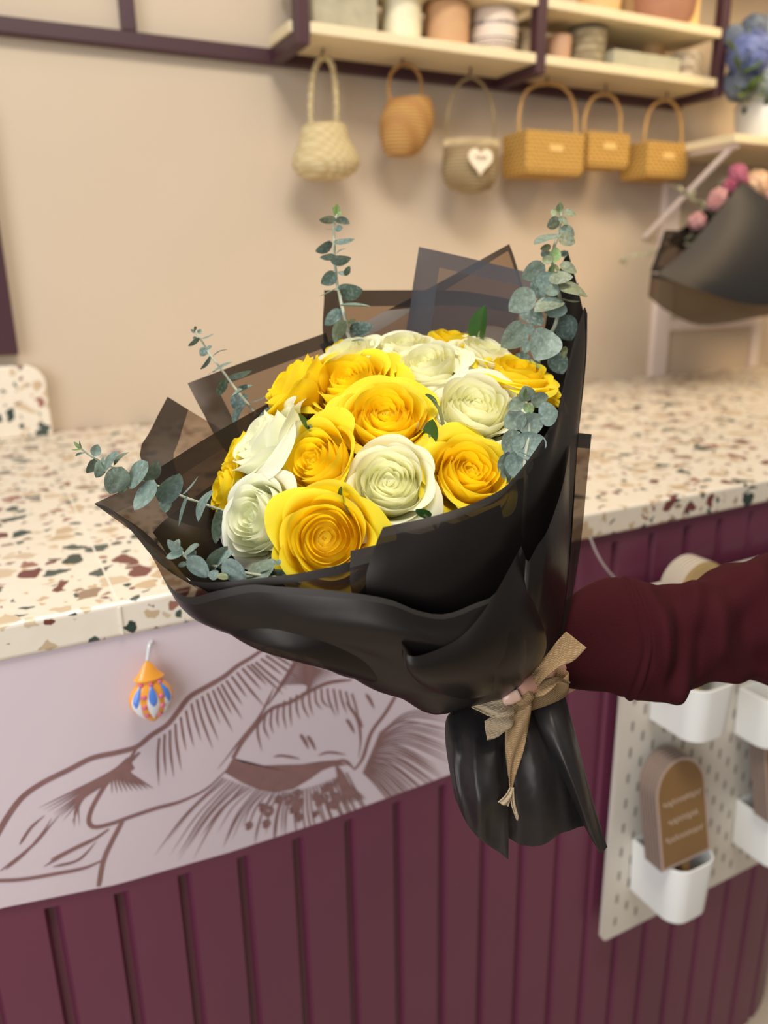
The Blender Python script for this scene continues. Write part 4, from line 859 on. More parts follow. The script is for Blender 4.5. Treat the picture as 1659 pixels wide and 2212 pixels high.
# ------------------------------------------------------------------ roses
def rose(name_col, x, y, d, r_px, axis, seed, label, open_=1.0, tall=1.0, n=27, roll=0.0):
    rnd = random.Random(seed)
    S = r_px*d/FPX; ez = cv(*axis); pc_ = P(x, y, d)
    ex = np.cross(_U, ez); ex /= np.linalg.norm(ex); ey = np.cross(ez, ex)
    ex, ey = ex*math.cos(roll)+ey*math.sin(roll), -ex*math.sin(roll)+ey*math.cos(roll)
    org = pc_ - ez*S*0.62*tall
    t = thing('rose', org, label, 'rose', ('yellow' if name_col == 'yellow' else 'pale')+' roses in the bouquet')
    mb = MB(); NS, NT = 13, 11
    phi = rnd.uniform(0, 6.28)
    for k in range(n):
        q = k/(n-1)
        if q < 0.35: Rk = 0.07+0.36*(q/0.35)**0.95; w_ = 1.9-1.0*q
        else: Rk = 0.43+0.60*((q-0.35)/0.65)**0.9*open_; w_ = 1.55-0.50*q
        Hk = (1.04-0.16*max(0, q-0.45)/0.55)*tall*(rnd.uniform(0.98, 1.03) if q < 0.7 else rnd.uniform(0.86, 1.10))
        if q < 0.25: Hk *= 0.86+0.56*q
        phi += 2.39996+rnd.uniform(-0.25, 0.25)
        curl = (max(0, q-0.62)/0.38)**0.8*rnd.uniform(0.15, 1.25)*open_ + 0.10*q
        lean = 0.06+0.20*q*open_
        tipk = rnd.uniform(0.0, 0.04)*(1 if q > 0.5 else 0.3); skew = rnd.uniform(-0.2, 0.2)
        ru, rp = rnd.uniform(0.008, 0.03)*(1 if q < 0.6 else 1.9), rnd.uniform(0, 6)
        G = np.zeros((NT, NS, 3)); tv = []
        for j in range(NT):
            tt = j/(NT-1)
            for i in range(NS):
                s = -1+2*i/(NS-1)
                edge = 1-0.34*abs(s)**3.2-0.03*s*s+tipk*max(0, 1-abs(s-skew)*3.5)
                th = tt*edge
                wid = w_*(0.42+0.58*math.sin(min(1, tt*1.35+0.08)*math.pi/2))*(1-0.10*tt**5)
                a = phi+s*wid
                rr = Rk*(0.26+0.74*math.sin(min(1.0, th*1.6+0.05)*math.pi/2)**0.8)
                rr *= 1+0.13*s*(1-0.5*q)+lean*(th-0.45)*0.55
                z = Hk*(th**0.92)
                c_ = max(0, th-0.66)/0.34
                rr += curl*0.42*c_**2*(0.45+0.55*(1-abs(s)*0.4)); z -= curl*0.34*c_**2.4
                if abs(s) > 0.65 and q > 0.35: rr += 0.05*((abs(s)-0.65)/0.35)**2*c_**0.5
                rr += ru*math.sin(s*5+rp+tt*2)*tt**2
                z += 0.02*math.sin(s*6+rp*1.7)*tt**3
                G[j, i] = org + S*(rr*math.cos(a)*ex+rr*math.sin(a)*ey+z*ez)
                tv.append(min(1, max(0.001, tt*(0.55+0.45*min(1, q*1.6)))))
        mb.grid(G, 0, tv)
    # heart of the bloom: solid dome added to brighten the deep gaps between petals
    G = np.array([[org+S*(r_*math.cos(a)*ex+r_*math.sin(a)*ey+z_*tall*ez) for a in np.linspace(0, 2*math.pi, 20, endpoint=False)] for r_, z_ in ((0.01, 0.80), (0.12, 0.80), (0.30, 0.76), (0.46, 0.70), (0.62*open_, 0.60), (0.74*open_, 0.45), (0.70*open_, 0.25), (0.4, 0.08), (0.02, 0.0))])
    mb.grid(G, 0, [0.35]*(9*20), closed_u=True, flip=True)
    bl = mb.build('bloom', M[name_col], t, angle=180)
    m_ = bl.modifiers.new('sub', 'SUBSURF'); m_.levels = 1; m_.render_levels = 1
    mb = MB()
    mb.lathe(org, [(0, -0.20*S), (0.10*S, -0.20*S), (0.20*S, -0.10*S), (0.24*S, 0.02*S), (0.22*S, 0.12*S), (0, 0.16*S)], 14, axis=ez)
    for k in range(5):
        a = 2*math.pi*k/5+0.3; dr = ex*math.cos(a)+ey*math.sin(a); b0 = org+dr*0.2*S; leafquad(mb, b0, b0+dr*S*0.55+ez*S*0.05, 0.22*S, ez*0.6+dr*0.4, 0.5)
    mb.build('calyx', M['sepal'], t)
    mb = MB(); e0 = org-ez*S*0.15; off = np.array([rnd.uniform(-1, 1), rnd.uniform(-1, 1), rnd.uniform(-0.5, 0.5)])*0.006
    mb.tube(spline([e0, e0-ez*S*0.5+(TIEP-e0)*0.15, TIEP+off+_F*0.004, TIEP+off*1.5-_U*0.06+_F*0.004], 16), 0.0022, 7); mb.build('stem', M['stem'], t)
    return t
def dr_(x, y): return dopen(x, y)+0.014-0.020*math.exp(-((x-800)**2+(y-950)**2)/250**2)
ROSES = [
 ('yellow', 975, 745, 62, (0.1, 0.9, 0.35), 'yellow rose at the very back, mostly hidden behind the cream ones', 0.030, 0.9, 1.0, 0.0),
 ('yellow', 742, 762, 50, (-0.3, 0.8, 0.4), 'sliver of a yellow rose at the back beside the left upright eucalyptus sprig', 0.030, 0.9, 1.0, 0.3),
 ('cream', 1045, 768, 66, (0.25, 0.80, 0.5), 'cream rose at the back right below the lone green leaf', 0.012, 1.05, 0.9, 0.7),
 ('cream', 874, 757, 68, (-0.05, 0.80, 0.55), 'cream rose at the back centre in front of the tallest film sheet', 0.012, 0.95, 0.9, 1.9),
 ('cream', 752, 775, 74, (-0.35, 0.80, 0.48), 'cream rose at the back left behind the upper yellow rose', 0.012, 0.95, 0.9, 2.6),
 ('yellow', 640, 842, 80, (-0.72, 0.62, 0.28), 'yellow rose at the upper left, seen from its side', 0.000, 0.95, 1.25, 0.4),
 ('cream', 922, 800, 78, (-0.22, 0.72, 0.64), 'cream rose in the upper middle, half open and turned upward', 0.000, 0.92, 1.05, 1.1),
 ('yellow', 1112, 815, 78, (0.15, 0.86, 0.48), 'yellow rose at the right below the tall eucalyptus', 0.004, 1.0, 0.95, 2.2),
 ('yellow', 1176, 846, 46, (0.55, 0.7, 0.4), 'small part of a yellow rose squeezed against the right rim', 0.016, 0.9, 1.0, 1.4),
 ('yellow', 757, 832, 90, (-0.26, 0.66, 0.68), 'open yellow rose above and left of the centre bloom', -0.002, 1.0, 0.95, 0.9),
 ('yellow', 520, 985, 62, (-0.8, 0.45, 0.3), 'yellow rose peeping out behind the big tilted white rose', 0.020, 1.0, 1.0, 0.2),
 ('yellow', 492, 1062, 62, (-0.85, 0.2, 0.4), 'yellow rose low at the left, behind the white roses', 0.022, 1.0, 1.0, 1.2),
 ('white_rose', 578, 965, 96, (-0.70, 0.55, 0.38), 'big white rose at the left, tilted away to the left', -0.004, 0.98, 1.15, 2.0),
 ('yellow', 688, 1000, 88, (-0.46, 0.36, 0.78), 'yellow rose left of centre, between the white roses', -0.014, 0.92, 1.05, 3.0),
 ('cream', 1024, 886, 92, (0.06, 0.60, 0.78), 'cream rose at the right, roundest and widest open of the cream ones', -0.006, 0.98, 1.0, 0.5),
 ('yellow', 832, 906, 94, (0.02, 0.52, 0.82), 'large open yellow rose in the very centre of the bouquet', -0.014, 1.0, 1.0, 1.7),
 ('white_rose', 560, 1120, 88, (-0.55, 0.16, 0.80), 'white rose low at the left above the eucalyptus in the fold', -0.004, 0.90, 1.2, 2.4),
 ('yellow', 1012, 1026, 92, (0.20, 0.46, 0.84), 'yellow rose at the right front beside the silvery eucalyptus', -0.004, 0.92, 1.05, 0.1),
 ('cream', 842, 1048, 92, (-0.04, 0.42, 0.88), 'cream rose at the front centre, below the central yellow bloom', -0.010, 0.95, 1.05, 2.8),
 ('yellow', 706, 1164, 102, (-0.04, 0.10, 1.0), 'yellow rose lowest at the front, facing straight out over the film rim', -0.006, 1.0, 1.0, 1.3),
]
for i, (c, x, y, r, axv, lab, dd, op, tl, rl) in enumerate(ROSES):
    rose(c, x, y, dr_(x, y)+dd, r*1.04, axv, 100+i, lab, op, tl, 30 if r > 65 else 22, rl)

# ------------------------------------------------------------------ eucalyptus
def leaf(mb, b, t, w, d0, d1, i, tone, rnd):
    """leaf from pixel b to pixel t, w wide as seen; what is foreshortened goes into depth"""
    pb_, pt_ = P(*b, d0), P(*t, d1); d = pt_-pb_; Ln = np.linalg.norm(d)
    wpx = w*(d0+d1)/2/FPX; real = max(wpx, min(0.78*Ln, wpx*3.0)); ang = math.acos(min(1, wpx/real))*(1 if rnd.random() < 0.7 else -1)
    dh = d/Ln; tow = -_F; side = np.cross(dh, tow); side /= np.linalg.norm(side); nrm = np.cross(side, dh)
    if nrm @ tow < 0: nrm = -nrm
    side2 = side*math.cos(ang)+nrm*math.sin(ang); nrm2 = -side*math.sin(ang)+nrm*math.cos(ang)
    G = []; tv = []; cup = rnd.uniform(-0.10, 0.22); bend = rnd.uniform(-0.10, 0.14)
    us = np.linspace(0, 1, 12)
    for u in us:
        a = math.sin(math.pi*(u**0.78))**0.62 if 0 < u < 1 else 0.0
        if u > 0.9: a *= 0.93
        row = []
        for s in np.linspace(-1, 1, 9):
            p = pb_+d*u+side2*(s*a*real/2)+nrm2*(cup*real*0.5*a*(s*s-0.4)+bend*Ln*math.sin(math.pi*u)-0.035*real*math.exp(-(s*5)**2)*a)
            row.append(p); tv.append(tone)
        G.append(row)
    mb.grid(np.array(G), 0, tv)
def sprig(label, zo, sc, stem, sdep, leaves, srad, seed, tone0=0.55, step=0.0007, root=None):
    rnd = random.Random(seed); Z = lambda p: (zo[0]+p[0]/sc, zo[1]+p[1]/sc)
    n = len(stem); sd = [sdep[0]+(sdep[1]-sdep[0])*i/(n-1) for i in range(n)]
    pts = [P(*Z(p), dd) for p, dd in zip(stem, sd)]
    t = thing('eucalyptus_sprig', pts[0], label, 'eucalyptus', 'eucalyptus sprigs in the bouquet')
    low = [TIEP+_F*0.006+np.array([rnd.uniform(-1, 1), 0, 0])*0.006]
    m0 = pts[0]*0.6+low[0]*0.4+_F*0.004
    mb = MB(); S = spline(low+[m0]+pts, 60); mb.tube(S, [srad*(1-0.55*i/59) for i in range(60)], 8)
    mb.build('stem', M['pale_stem'], t)
    mb = MB(); tips = MB(); sp = np.array([Z(p) for p in stem])
    for i, L in enumerate(leaves):
        bx, by, tx, ty, w = L[:5]; tone = L[5] if len(L) > 5 else tone0+rnd.uniform(-0.06, 0.06)
        b, tt = Z((bx, by)), Z((tx, ty))
        k = int(np.argmin(np.sum((sp-np.array(b))**2, axis=1))); d0 = sd[k] - step*i
        if len(L) > 6: d0 += L[6]
        leaf(tips if tone > 0.85 else mb, b, tt, w/sc, d0, d0+rnd.uniform(-0.006, 0.004), i, tone, rnd)
    mb.build('leaves', M['euca'], t, angle=180)
    if tips.v: o = tips.build('tip_leaves', M['euca'], t, angle=180); o['label'] = 'young bright green tip leaves'
    return t
D = 0.30
sprig('upright eucalyptus sprig with sparse leaves at the back left', (640, 430), 6.505,
 [(790,2060),(735,1850),(700,1720),(640,1500),(600,1300),(570,1180),(555,1020),(535,850),(535,650),(525,450),(540,320),(570,200),(580,90)], (0.573, 0.598),
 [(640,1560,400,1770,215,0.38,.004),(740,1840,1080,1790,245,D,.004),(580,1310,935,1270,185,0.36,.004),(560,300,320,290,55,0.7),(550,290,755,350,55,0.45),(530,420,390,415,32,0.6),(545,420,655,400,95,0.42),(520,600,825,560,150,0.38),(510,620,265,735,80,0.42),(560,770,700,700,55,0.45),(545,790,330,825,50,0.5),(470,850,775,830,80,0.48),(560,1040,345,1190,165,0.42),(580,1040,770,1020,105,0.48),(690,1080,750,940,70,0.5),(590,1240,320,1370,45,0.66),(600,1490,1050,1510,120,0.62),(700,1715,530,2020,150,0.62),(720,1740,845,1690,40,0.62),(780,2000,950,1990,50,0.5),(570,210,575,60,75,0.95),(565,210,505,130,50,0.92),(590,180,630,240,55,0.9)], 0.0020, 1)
sprig('leaning eucalyptus sprig between the left film points and the roses', (390, 700), 7.54,
 [(1330,1640),(1230,1470),(1080,1280),(900,1060),(770,880),(620,680),(500,530),(400,370),(320,240),(240,110)], (0.548, 0.562),
 [(1000,1160,850,1370,250,0.33,.003),(1000,1160,1110,1200,110,0.3,.003),(420,390,320,520,150,0.36),(1060,1290,890,1690,190,0.42),(1110,1280,1480,1090,45,0.42),(1100,1610,1470,1360,180,0.60),(340,240,550,155,75,0.55),(310,240,120,355,40,0.55),(270,220,215,260,80,0.42),(280,150,345,95,70,0.6),(240,110,165,100,45,0.62),(250,100,220,45,45,0.8),(420,400,515,365,70,0.4),(520,530,780,415,40,0.5),(490,520,320,740,38,0.6),(520,790,850,620,120,0.62),(560,770,440,840,25,0.45),(780,880,1160,755,60,0.58),(740,890,600,1170,110,0.42),(820,1190,1175,1000,130,0.62),(960,1040,1080,980,60,0.32)], 0.0016, 2)
sprig('long low eucalyptus sprig reaching out over the left film point', (150, 930), 4.366,
 [(1560,800),(1500,780),(1400,740),(1240,685),(1050,615),(900,550),(720,480),(560,410),(410,345),(250,270),(160,210),(110,170)], (0.492, 0.470),
 [(900,620,905,775,105,0.4,.004),(550,440,470,595,50,0.66),(720,480,830,280,95,0.6),(110,170,40,105,48,0.9),(115,165,95,90,45,0.68),(110,175,20,185,32,0.95),(150,205,60,245,55,0.62),(230,245,270,130,85,0.55),(235,265,165,405,55,0.62),(300,300,245,445,75,0.62),(300,300,330,250,45,0.6),(315,380,465,195,130,0.56),(420,330,565,205,75,0.64),(495,340,380,600,190,0.64),(740,295,565,550,200,0.56),(800,465,610,752,210,0.6),(880,690,1040,405,150,0.58),(1060,610,1215,430,45,0.55),(1110,610,1030,905,90,0.52),(1345,560,1215,860,135,0.58),(1410,740,1380,1070,75,0.46)], 0.0015, 3)
sprig('short dusty eucalyptus tucked in the fold at the lower left', (340, 1140), 5.184,
 [(1560,600),(1400,570),(1000,510),(700,440),(450,400),(330,340),(260,250),(230,200)], (0.432, 0.441),
 [(1400,470,1485,530,110,0.45,.006),(1150,550,1425,480,160,0.38,.004),(980,570,1335,370,220,0.66,.003),(640,440,850,280,125,0.58,.004),(560,470,790,205,130,0.66),(330,340,435,255,110,0.58),(290,300,470,195,90,0.62),(280,270,115,130,130,0.62),(200,270,240,125,110,0.62),(285,280,95,335,100,0.6),(330,400,225,430,60,0.62),(320,370,585,540,230,0.58),(585,570,680,480,110,0.6),(720,400,1000,580,250,0.56),(690,510,780,580,75,0.74),(1340,420,1380,355,60,0.42)], 0.0016, 4)
sprig('tall full eucalyptus sprig with big round leaves at the back right', (1060, 430), 5.529,
 [(560,2050),(600,1700),(740,1570),(800,1400),(825,1180),(760,950),(740,780),(750,600),(800,450),(830,300),(840,190),(830,80)], (0.562, 0.580),
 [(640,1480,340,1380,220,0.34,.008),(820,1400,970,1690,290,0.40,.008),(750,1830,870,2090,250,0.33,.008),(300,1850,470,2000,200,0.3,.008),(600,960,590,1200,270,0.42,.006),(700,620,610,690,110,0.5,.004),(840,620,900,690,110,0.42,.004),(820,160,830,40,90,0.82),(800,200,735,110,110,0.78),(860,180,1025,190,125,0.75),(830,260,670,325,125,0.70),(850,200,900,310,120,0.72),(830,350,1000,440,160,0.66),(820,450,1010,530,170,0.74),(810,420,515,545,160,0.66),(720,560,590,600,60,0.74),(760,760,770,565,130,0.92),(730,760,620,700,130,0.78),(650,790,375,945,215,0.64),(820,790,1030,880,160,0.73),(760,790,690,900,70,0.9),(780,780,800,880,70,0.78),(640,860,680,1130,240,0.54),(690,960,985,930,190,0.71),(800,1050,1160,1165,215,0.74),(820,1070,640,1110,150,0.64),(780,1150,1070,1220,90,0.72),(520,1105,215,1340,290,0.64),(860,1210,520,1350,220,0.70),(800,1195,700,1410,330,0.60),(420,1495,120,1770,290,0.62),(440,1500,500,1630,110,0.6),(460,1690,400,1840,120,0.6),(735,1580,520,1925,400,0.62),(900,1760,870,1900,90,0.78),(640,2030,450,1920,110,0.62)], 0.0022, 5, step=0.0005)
sprig('silvery eucalyptus sprig in front of the right roses, its lower leaves behind the film rim', (1040, 820), 8.295,
 [(800,1900),(780,1750),(780,1400),(850,1000),(850,600),(790,400)], (0.458, 0.470),
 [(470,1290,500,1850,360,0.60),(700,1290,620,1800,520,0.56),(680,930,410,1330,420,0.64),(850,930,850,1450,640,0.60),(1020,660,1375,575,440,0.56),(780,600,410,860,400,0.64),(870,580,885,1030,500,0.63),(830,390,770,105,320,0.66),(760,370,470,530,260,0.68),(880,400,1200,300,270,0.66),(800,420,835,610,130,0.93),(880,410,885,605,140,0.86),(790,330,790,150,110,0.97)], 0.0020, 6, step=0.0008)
# single serrated rose leaf standing up at the back, and small leaves between the blooms
def lone(label, pts, dd, seed, w):
    (b, t_) = pts; t = thing('rose_leaf', P(*b, dd), label, 'leaf')
    mb = MB(); rnd = random.Random(seed); leaf(mb, b, t_, w, dd, dd-0.004, 0, 0.5, rnd); mb.v = mb.v; o = mb.build('blade', M['rose_leaf'], t, angle=180)
    mb = MB(); e = P(*b, dd); mb.tube(spline([TIEP+_F*0.005, (TIEP+e)/2+_F*0.012, e, P(*[(b[0]*0.6+t_[0]*0.4), (b[1]*0.6+t_[1]*0.4)], dd-0.001)], 14), 0.0011, 6); mb.build('stalk', M['stem'], t)
lone('lone green pointed leaf standing up behind the back cream roses', ((1032, 745), (1048, 658)), 0.572, 1, 34)
lone('narrow dark green leaf between the upper left yellow rose and the white rose', ((682, 935), (645, 892)), 0.478, 2, 15)
lone('dark green leaf in the gap right of the central yellow rose', ((925, 962), (935, 905)), 0.478, 3, 34)
lone('small dark green leaf peeping out under the right front yellow rose', ((930, 1118), (898, 1100)), 0.432, 4, 20)
lone('small green leaf right of the lowest front yellow rose', ((742, 1090), (738, 1050)), 0.440, 5, 12)
lone('little green leaf tip beside the round cream rose', ((945, 870), (918, 852)), 0.486, 6, 14)

# ------------------------------------------------------------------ jute ribbon
rb = thing('jute_ribbon', P(1125, 1500, 0.47), 'tan jute ribbon tied in a bow round the stems of the bouquet', 'ribbon')
def ribbon(name, A, Bq, m, nu=9, n=40, wav=0.0012, seed=0):
    a = spline([P(*p) for p in A], n); b = spline([P(*p) for p in Bq], n); rows = []
    for j in range(n):
        rows.append([a[j]*(1-s)+b[j]*s - _F*(wav*math.sin(s*9+j*0.25+seed)) for s in np.linspace(0, 1, nu)])
    mb = MB(); mb.grid(np.array(rows)); o = mb.build(name, m, rb, angle=180); solid(o, 0.0006); return o
ribbon('loop', [(1112,1500,.466),(1150,1455,.466),(1178,1418,.468),(1200,1388,.468),(1224,1365,.466)], [(1150,1504,.466),(1176,1466,.462),(1205,1442,.460),(1240,1428,.458),(1266,1398,.458)], M['jute'], seed=1)
ribbon('loop', [(1138,1498,.468),(1165,1474,.470),(1195,1462,.472),(1218,1468,.474),(1232,1474,.476)], [(1140,1507,.466),(1170,1502,.463),(1195,1488,.464),(1210,1474,.466),(1226,1478,.470)], M['jute'], seed=2)
ribbon('tail', [(1116,1496,.466),(1080,1500,.462),(1040,1512,.460),(1004,1520,.464)], [(1112,1530,.464),(1108,1542,.456),(1075,1552,.452),(1028,1532,.458)], M['jute_pale'], seed=3)
ribbon('tail', [(1110,1522,.459),(1085,1538,.453),(1046,1556,.452)], [(1109,1560,.458),(1098,1578,.454),(1052,1600,.454)], M['jute_pale'], seed=4, wav=0.0018)
ribbon('tail', [(1110,1500,.464),(1096,1545,.458),(1092,1600,.455),(1096,1660,.455),(1101,1702,.456)], [(1146,1505,.464),(1146,1545,.460),(1136,1600,.458),(1118,1660,.456),(1108,1702,.457)], M['jute'], seed=5, wav=0.0015)
ribbon('tail_end', [(1101,1700,.456),(1090,1718,.454),(1076,1734,.452)], [(1107,1700,.456),(1106,1722,.455),(1098,1742,.455)], M['jute_pale'], n=16)
ribbon('tail_end', [(1102,1708,.4565),(1104,1735,.457),(1117,1773,.457)], [(1109,1700,.456),(1112,1730,.456),(1120,1768,.456)], M['jute_pale'], n=16)
mb = MB(); c0 = P(1128, 1500, 0.464)
for k in range(3):
    pts = [c0 + _R*(0.0095*math.cos(a)) + _U*(0.008*math.sin(a)+0.0016*(k-1)) - _F*(0.004*math.cos(a*2)) for a in np.linspace(0, 6.28, 20)]
mb.lathe(c0, [(0, -0.007), (0.0055, -0.005), (0.0075, 0), (0.0055, 0.005), (0, 0.007)], 16, axis=cv(0.8, 0.5, 0.2)); mb.build('knot', M['jute'], rb)
ringp = [P(1112, 1497, 0.497) + _R*0.034*math.cos(a)*1.0 + _F*0.026*math.sin(a) + _U*0.008*math.cos(a) for a in np.linspace(0, 2*math.pi, 40)]
mb = MB(); mb.grid(np.array([[p+_U*h for p in ringp] for h in (-0.006, -0.002, 0.002, 0.006)])); o = mb.build('band', M['jute'], rb, angle=180); solid(o, 0.0008)

# ------------------------------------------------------------------ person: arm, hand, sleeve
pe = thing('person', P(1500, 1500, 0.56), 'person in a burgundy sweatshirt reaching in from the right to hold the bouquet', 'person')
def skin_obj(name, chains, parent, m, lev=2):
    me = bpy.data.meshes.new(name); V = []; E = []; R = []; idx = {}
    base = BASE[parent]
    for ch in chains:
        prev = None
        for p, r in ch:
            key = tuple(np.round(p, 5))
            if key not in idx: idx[key] = len(V); V.append(tuple(np.array(p)-base)); R.append(r)
            if prev is not None and prev != idx[key]: E.append((prev, idx[key]))
            prev = idx[key]
    me.from_pydata(V, E, []); o = bpy.data.objects.new(name, me); COL.objects.link(o); o.parent = parent
    s = o.modifiers.new('skin', 'SKIN'); s.use_smooth_shade = True; s.branch_smoothing = 0.6
    for i, r in enumerate(R): me.skin_vertices[0].data[i].radius = (r, r)
    me.skin_vertices[0].data[0].use_root = True
    b = o.modifiers.new('sub', 'SUBSURF'); b.levels = lev; b.render_levels = lev
    me.materials.append(m); return o
sh = P(1980, 1330, 0.62); elb = P(1760, 1340, 0.60); wr = P(1300, 1395, 0.545); pm = P(1195, 1440, 0.545)
kn = [P(1165, 1425, 0.545), P(1160, 1455, 0.549), P(1158, 1482, 0.549), P(1162, 1506, 0.546)]
arm = [[(elb, 0.026), (P(1560, 1362, 0.578), 0.026), (P(1400, 1385, 0.558), 0.024), (wr, 0.022), (pm, 0.020)]]
mid = [P(1092, 1432, 0.552), P(1084, 1458, 0.556), P(1082, 1484, 0.556), P(1092, 1508, 0.552)]
end = [P(1046, 1446, 0.532), P(1036, 1470, 0.533), P(1036, 1494, 0.532), P(1050, 1512, 0.530)]
tip = [P(1040, 1455, 0.516), P(1028, 1476, 0.514), P(1030, 1498, 0.514), P(1044, 1514, 0.515)]
for k in range(4):
    arm.append([(pm, 0.022), (kn[k], 0.0105), (mid[k], 0.0088), (end[k], 0.0080), (tip[k], 0.0066)])
tb_ = P(1174, 1442, 0.512)
arm.append([(pm, 0.022), (tb_, 0.0095), (P(1166, 1458, 0.488), 0.0088), (P(1146, 1473, 0.4725), 0.0082), (P(1122, 1485, 0.4620), 0.0076), (P(1105, 1493, 0.4605), 0.0062)])
skin_obj('body', arm, pe, M['skin'])
mb = MB(); G = []
nc = P(1107, 1494, 0.4605)
nx = P(1092, 1500, 0.469)-P(1120, 1486, 0.469); nx /= np.linalg.norm(nx); nz = -_F*0.88+nx*0.2-_U*0.42; nz /= np.linalg.norm(nz); ny = np.cross(nz, nx)
for u in np.linspace(-1, 1, 9):
    G.append([nc + nx*0.0058*u*math.sqrt(max(0, 1-0.25*s*s)) + ny*0.0047*s*(1-0.18*max(0, u)**2) + nz*(0.0077-0.0022*s*s-0.0016*max(0, u)**2) for s in np.linspace(-1, 1, 7)])
mb.grid(np.array(G)); o = mb.build('thumbnail', M['nail'], pe, angle=180); solid(o, 0.0006)
# sleeve: stations (top column,row) (bottom column,row), distance
ST = [((1178,1352),(1168,1440),.522,0.62),((1200,1322),(1182,1462),.527,0.7),((1232,1290),(1212,1482),.533,0.8),((1268,1266),(1262,1490),.538,0.85),((1305,1250),(1312,1494),.542,0.9),((1335,1247),(1352,1508),.545,0.9),((1372,1249),(1392,1514),.548,0.9),((1392,1257),(1420,1512),.550,0.88),((1420,1266),(1455,1508),.552,0.85),((1465,1256),(1500,1488),.556,0.85),((1510,1243),(1530,1470),.560,0.9),((1560,1228),(1570,1470),.566,0.95),((1612,1207),(1610,1474),.573,1.0),((1659,1198),(1655,1476),.580,1.0),((1760,1185),(1750,1480),.592,1.0),((1900,1180),(1890,1480),.606,1.0),((2150,1160),(2140,1490),.625,1.0),((2450,1140),(2440,1510),.640,1.0)]
tops = np.array([P(*a, d) for a, b, d, k in ST]); bots = np.array([P(*b, d) for a, b, d, k in ST]); ks = [k for *_, k in ST]
NS = 270; tS, bS = spline(tops, NS), spline(bots, NS); kS = np.interp(np.linspace(0, 1, NS), np.linspace(0, 1, len(ks)), ks)
dS = [np.linalg.norm(0.5*(tS[i]+bS[i])-0.5*(tops[5]+bots[5])) for i in range(NS)]
icuff = int(np.argmin(dS)); rows = []
for i in range(NS):
    c = (tS[i]+bS[i])/2; h = (tS[i]-bS[i])/2; row = []
    for k in range(64):
        a = 2*math.pi*k/64; u, v = math.cos(a), math.sin(a)
        uu = math.copysign(abs(u)**0.85, u); vv = math.copysign(abs(v)**0.85, v)
        p = c + h*uu - _F*np.linalg.norm(h)*0.72*kS[i]*vv
        # cuff seams arc forward on the near side
        s = i - icuff - 5.5*max(0, v)*(1-abs(u))
        g = -0.0016*math.exp(-((s-0.0)/1.1)**2) - 0.0013*math.exp(-((s-4.0)/1.0)**2) + 0.0012*math.exp(-((s-2.0)/1.3)**2)
        fd = 0.0
        if i > icuff+5:
            q = min(1, (i-icuff-5)/8)
            fd = q*(0.0045*math.sin(i*0.21+1.7*u+0.8)*max(0, v)+0.006*noise.noise((i*0.06, u*1.6, v*1.6))+0.003*math.sin(i*0.42-2.2*u)*max(0, v)*max(0, 1-abs(i-icuff-24)/30))
        n_ = h/np.linalg.norm(h)*uu - _F*vv
        row.append(p+n_*(g+fd))
    rows.append(row)
mb = MB(); mb.grid(np.array(rows), closed_u=True, flip=True); k = len(mb.v)-64; mb.f.append(tuple(k+i for i in range(64))[::-1]); mb.m.append(0); sl = mb.build('sleeve', M['sleeve'], pe, angle=180); sl['label'] = 'burgundy sleeve with a stitched wide cuff'

# ------------------------------------------------------------------ second bouquet hanging at the right, out of focus
hb_ = thing('hanging_bouquet', onY(1640, 700, 1.35), 'second bouquet in black film hanging on its side at the right edge', 'bouquet')
def hp_(x, y, Y): p = onY(x, y, Y); return (x, y, depth(p))
def hsheet(top, bot, left=None, right=None, Yt=1.35, **kw):
    cvx = lambda L: [hp_(p[0], p[1], p[2] if len(p) > 2 else Yt) for p in L] if L else None
    return sheet('wrap_sheet', cvx(top), cvx(bot), cvx(left), cvx(right), parent=hb_, nu=20, nv=20, **kw)
hsheet([(1436,497,1.34),(1500,500,1.36),(1600,508,1.38),(1760,520,1.38)], [(1404,588,1.30),(1500,590,1.32),(1620,600,1.34),(1780,600,1.36)], border=(0.012, 0, 0.014, 0.02), mats=[M['film_thin'], M['film_black_edge']])
hsheet([(1604,392,1.30),(1680,440,1.28),(1780,480,1.28)], [(1418,592,1.24),(1520,630,1.20),(1640,660,1.20),(1780,650,1.24)], [(1604,392,1.30),(1540,470,1.28),(1480,540,1.26),(1418,592,1.24)], None, mats=[film('film_shop', 0.03, rough=0.42, col=(0.020, 0.021, 0.023), spec=0.35), M['film_black_edge']], bulge=0.03)
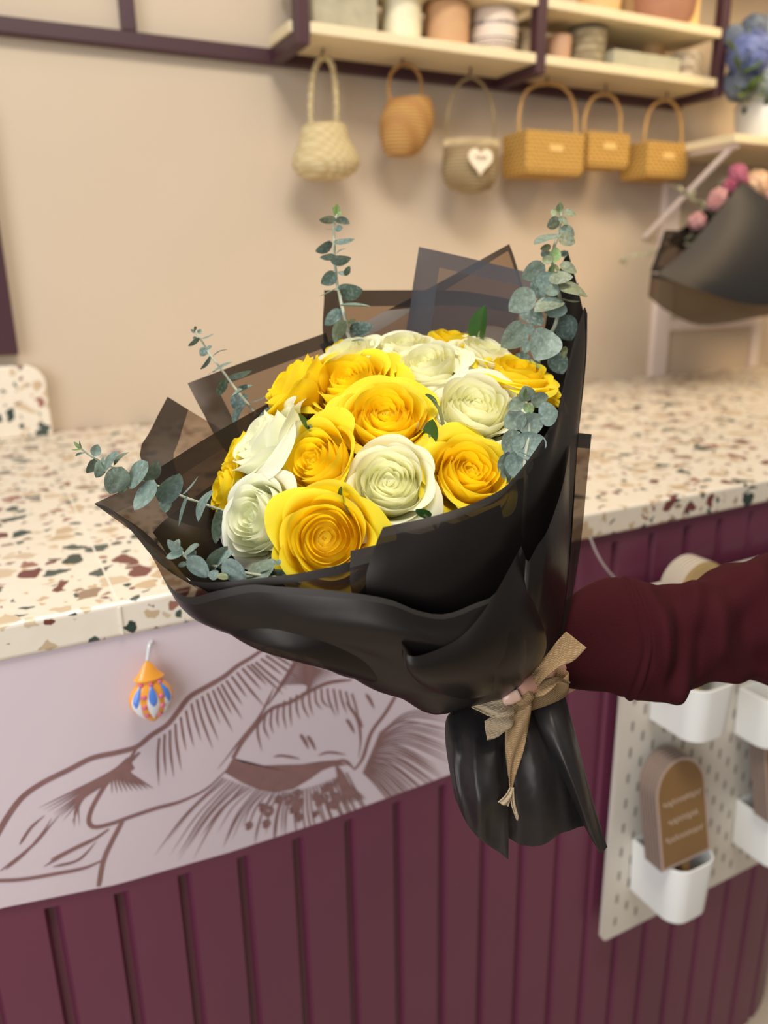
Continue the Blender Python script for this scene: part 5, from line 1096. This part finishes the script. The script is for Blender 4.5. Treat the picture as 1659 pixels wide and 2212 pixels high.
hsheet([(1406,590,1.26),(1520,600,1.25),(1640,620,1.25),(1780,640,1.26)], [(1400,640,1.30),(1440,672,1.31),(1500,700,1.32),(1560,700,1.32),(1660,682,1.32),(1780,670,1.32)], None, None, mats=[film('film_shop_low', 0.22, rough=0.4, col=(0.045, 0.036, 0.022)), M['film_black_edge']], border=(0.02, 0, 0.0, 0), bulge=0.02)
hsheet([(1604,392,1.31),(1700,450,1.33),(1800,480,1.34)], [(1440,520,1.38),(1600,620,1.40),(1780,640,1.38)], None, None, mats=[M['film_black'], M['film_black_edge']])
pink = mat('pink_petal', (0.62, 0.20, 0.30), 0.5, var=0.25, scale=60, trans=0.2); palepink = mat('pale_pink_petal', (0.72, 0.42, 0.42), 0.5, var=0.15, trans=0.2); peach = mat('peach_petal', (0.85, 0.60, 0.40), 0.5, var=0.1, trans=0.2)
for i, (x, y, R, m) in enumerate([(1593, 374, 0.014, pink), (1552, 426, 0.013, palepink), (1506, 478, 0.012, palepink), (1634, 398, 0.026, peach), (1655, 425, 0.022, palepink), (1575, 402, 0.006, pink), (1600, 388, 0.009, pink), (1542, 440, 0.007, palepink)]):
    florets('flower', onY(x, y, 1.33), R, 34, m, hb_, 50+i, 0.014, -1.0)
mb = MB(); rr = random.Random(4)
for (x0, y0, x1, y1) in ((1560,480,1450,400),(1540,470,1490,430),(1560,450,1560,390),(1545,520,1346,562),(1540,500,1400,556),(1580,450,1548,395),(1560,470,1520,445)):
    S = spline([onY(x0, y0, 1.34), onY((x0+x1)/2, (y0+y1)/2-8, 1.35), onY(x1, y1, 1.37)], 12); mb.tube(S, 0.0012, 5)
    for k in range(16):
        b = S[rr.randint(4, 11)]; dd = np.array([rr.uniform(-1, 1), rr.uniform(-1, 1), rr.uniform(-0.6, 1)]); dd /= np.linalg.norm(dd); leafquad(mb, b, b+dd*rr.uniform(0.008, 0.018), 0.010, cv(0.1, 0.5, 0.8))
mb.build('filler_twigs', mat('filler_green', (0.34, 0.33, 0.22), 0.6, var=0.4, scale=80, trans=0.2), hb_)
mb = MB(); q = onY(1720, 590, YW); mb.tube([(q[0], YW-0.002, q[2]), (q[0], 1.36, q[2]), (q[0], 1.34, q[2]+0.012)], 0.004, 8); tag(mb.build('wall_hook', M['white']), 'white wall hook holding the hanging bouquet, behind its film', 'hook')
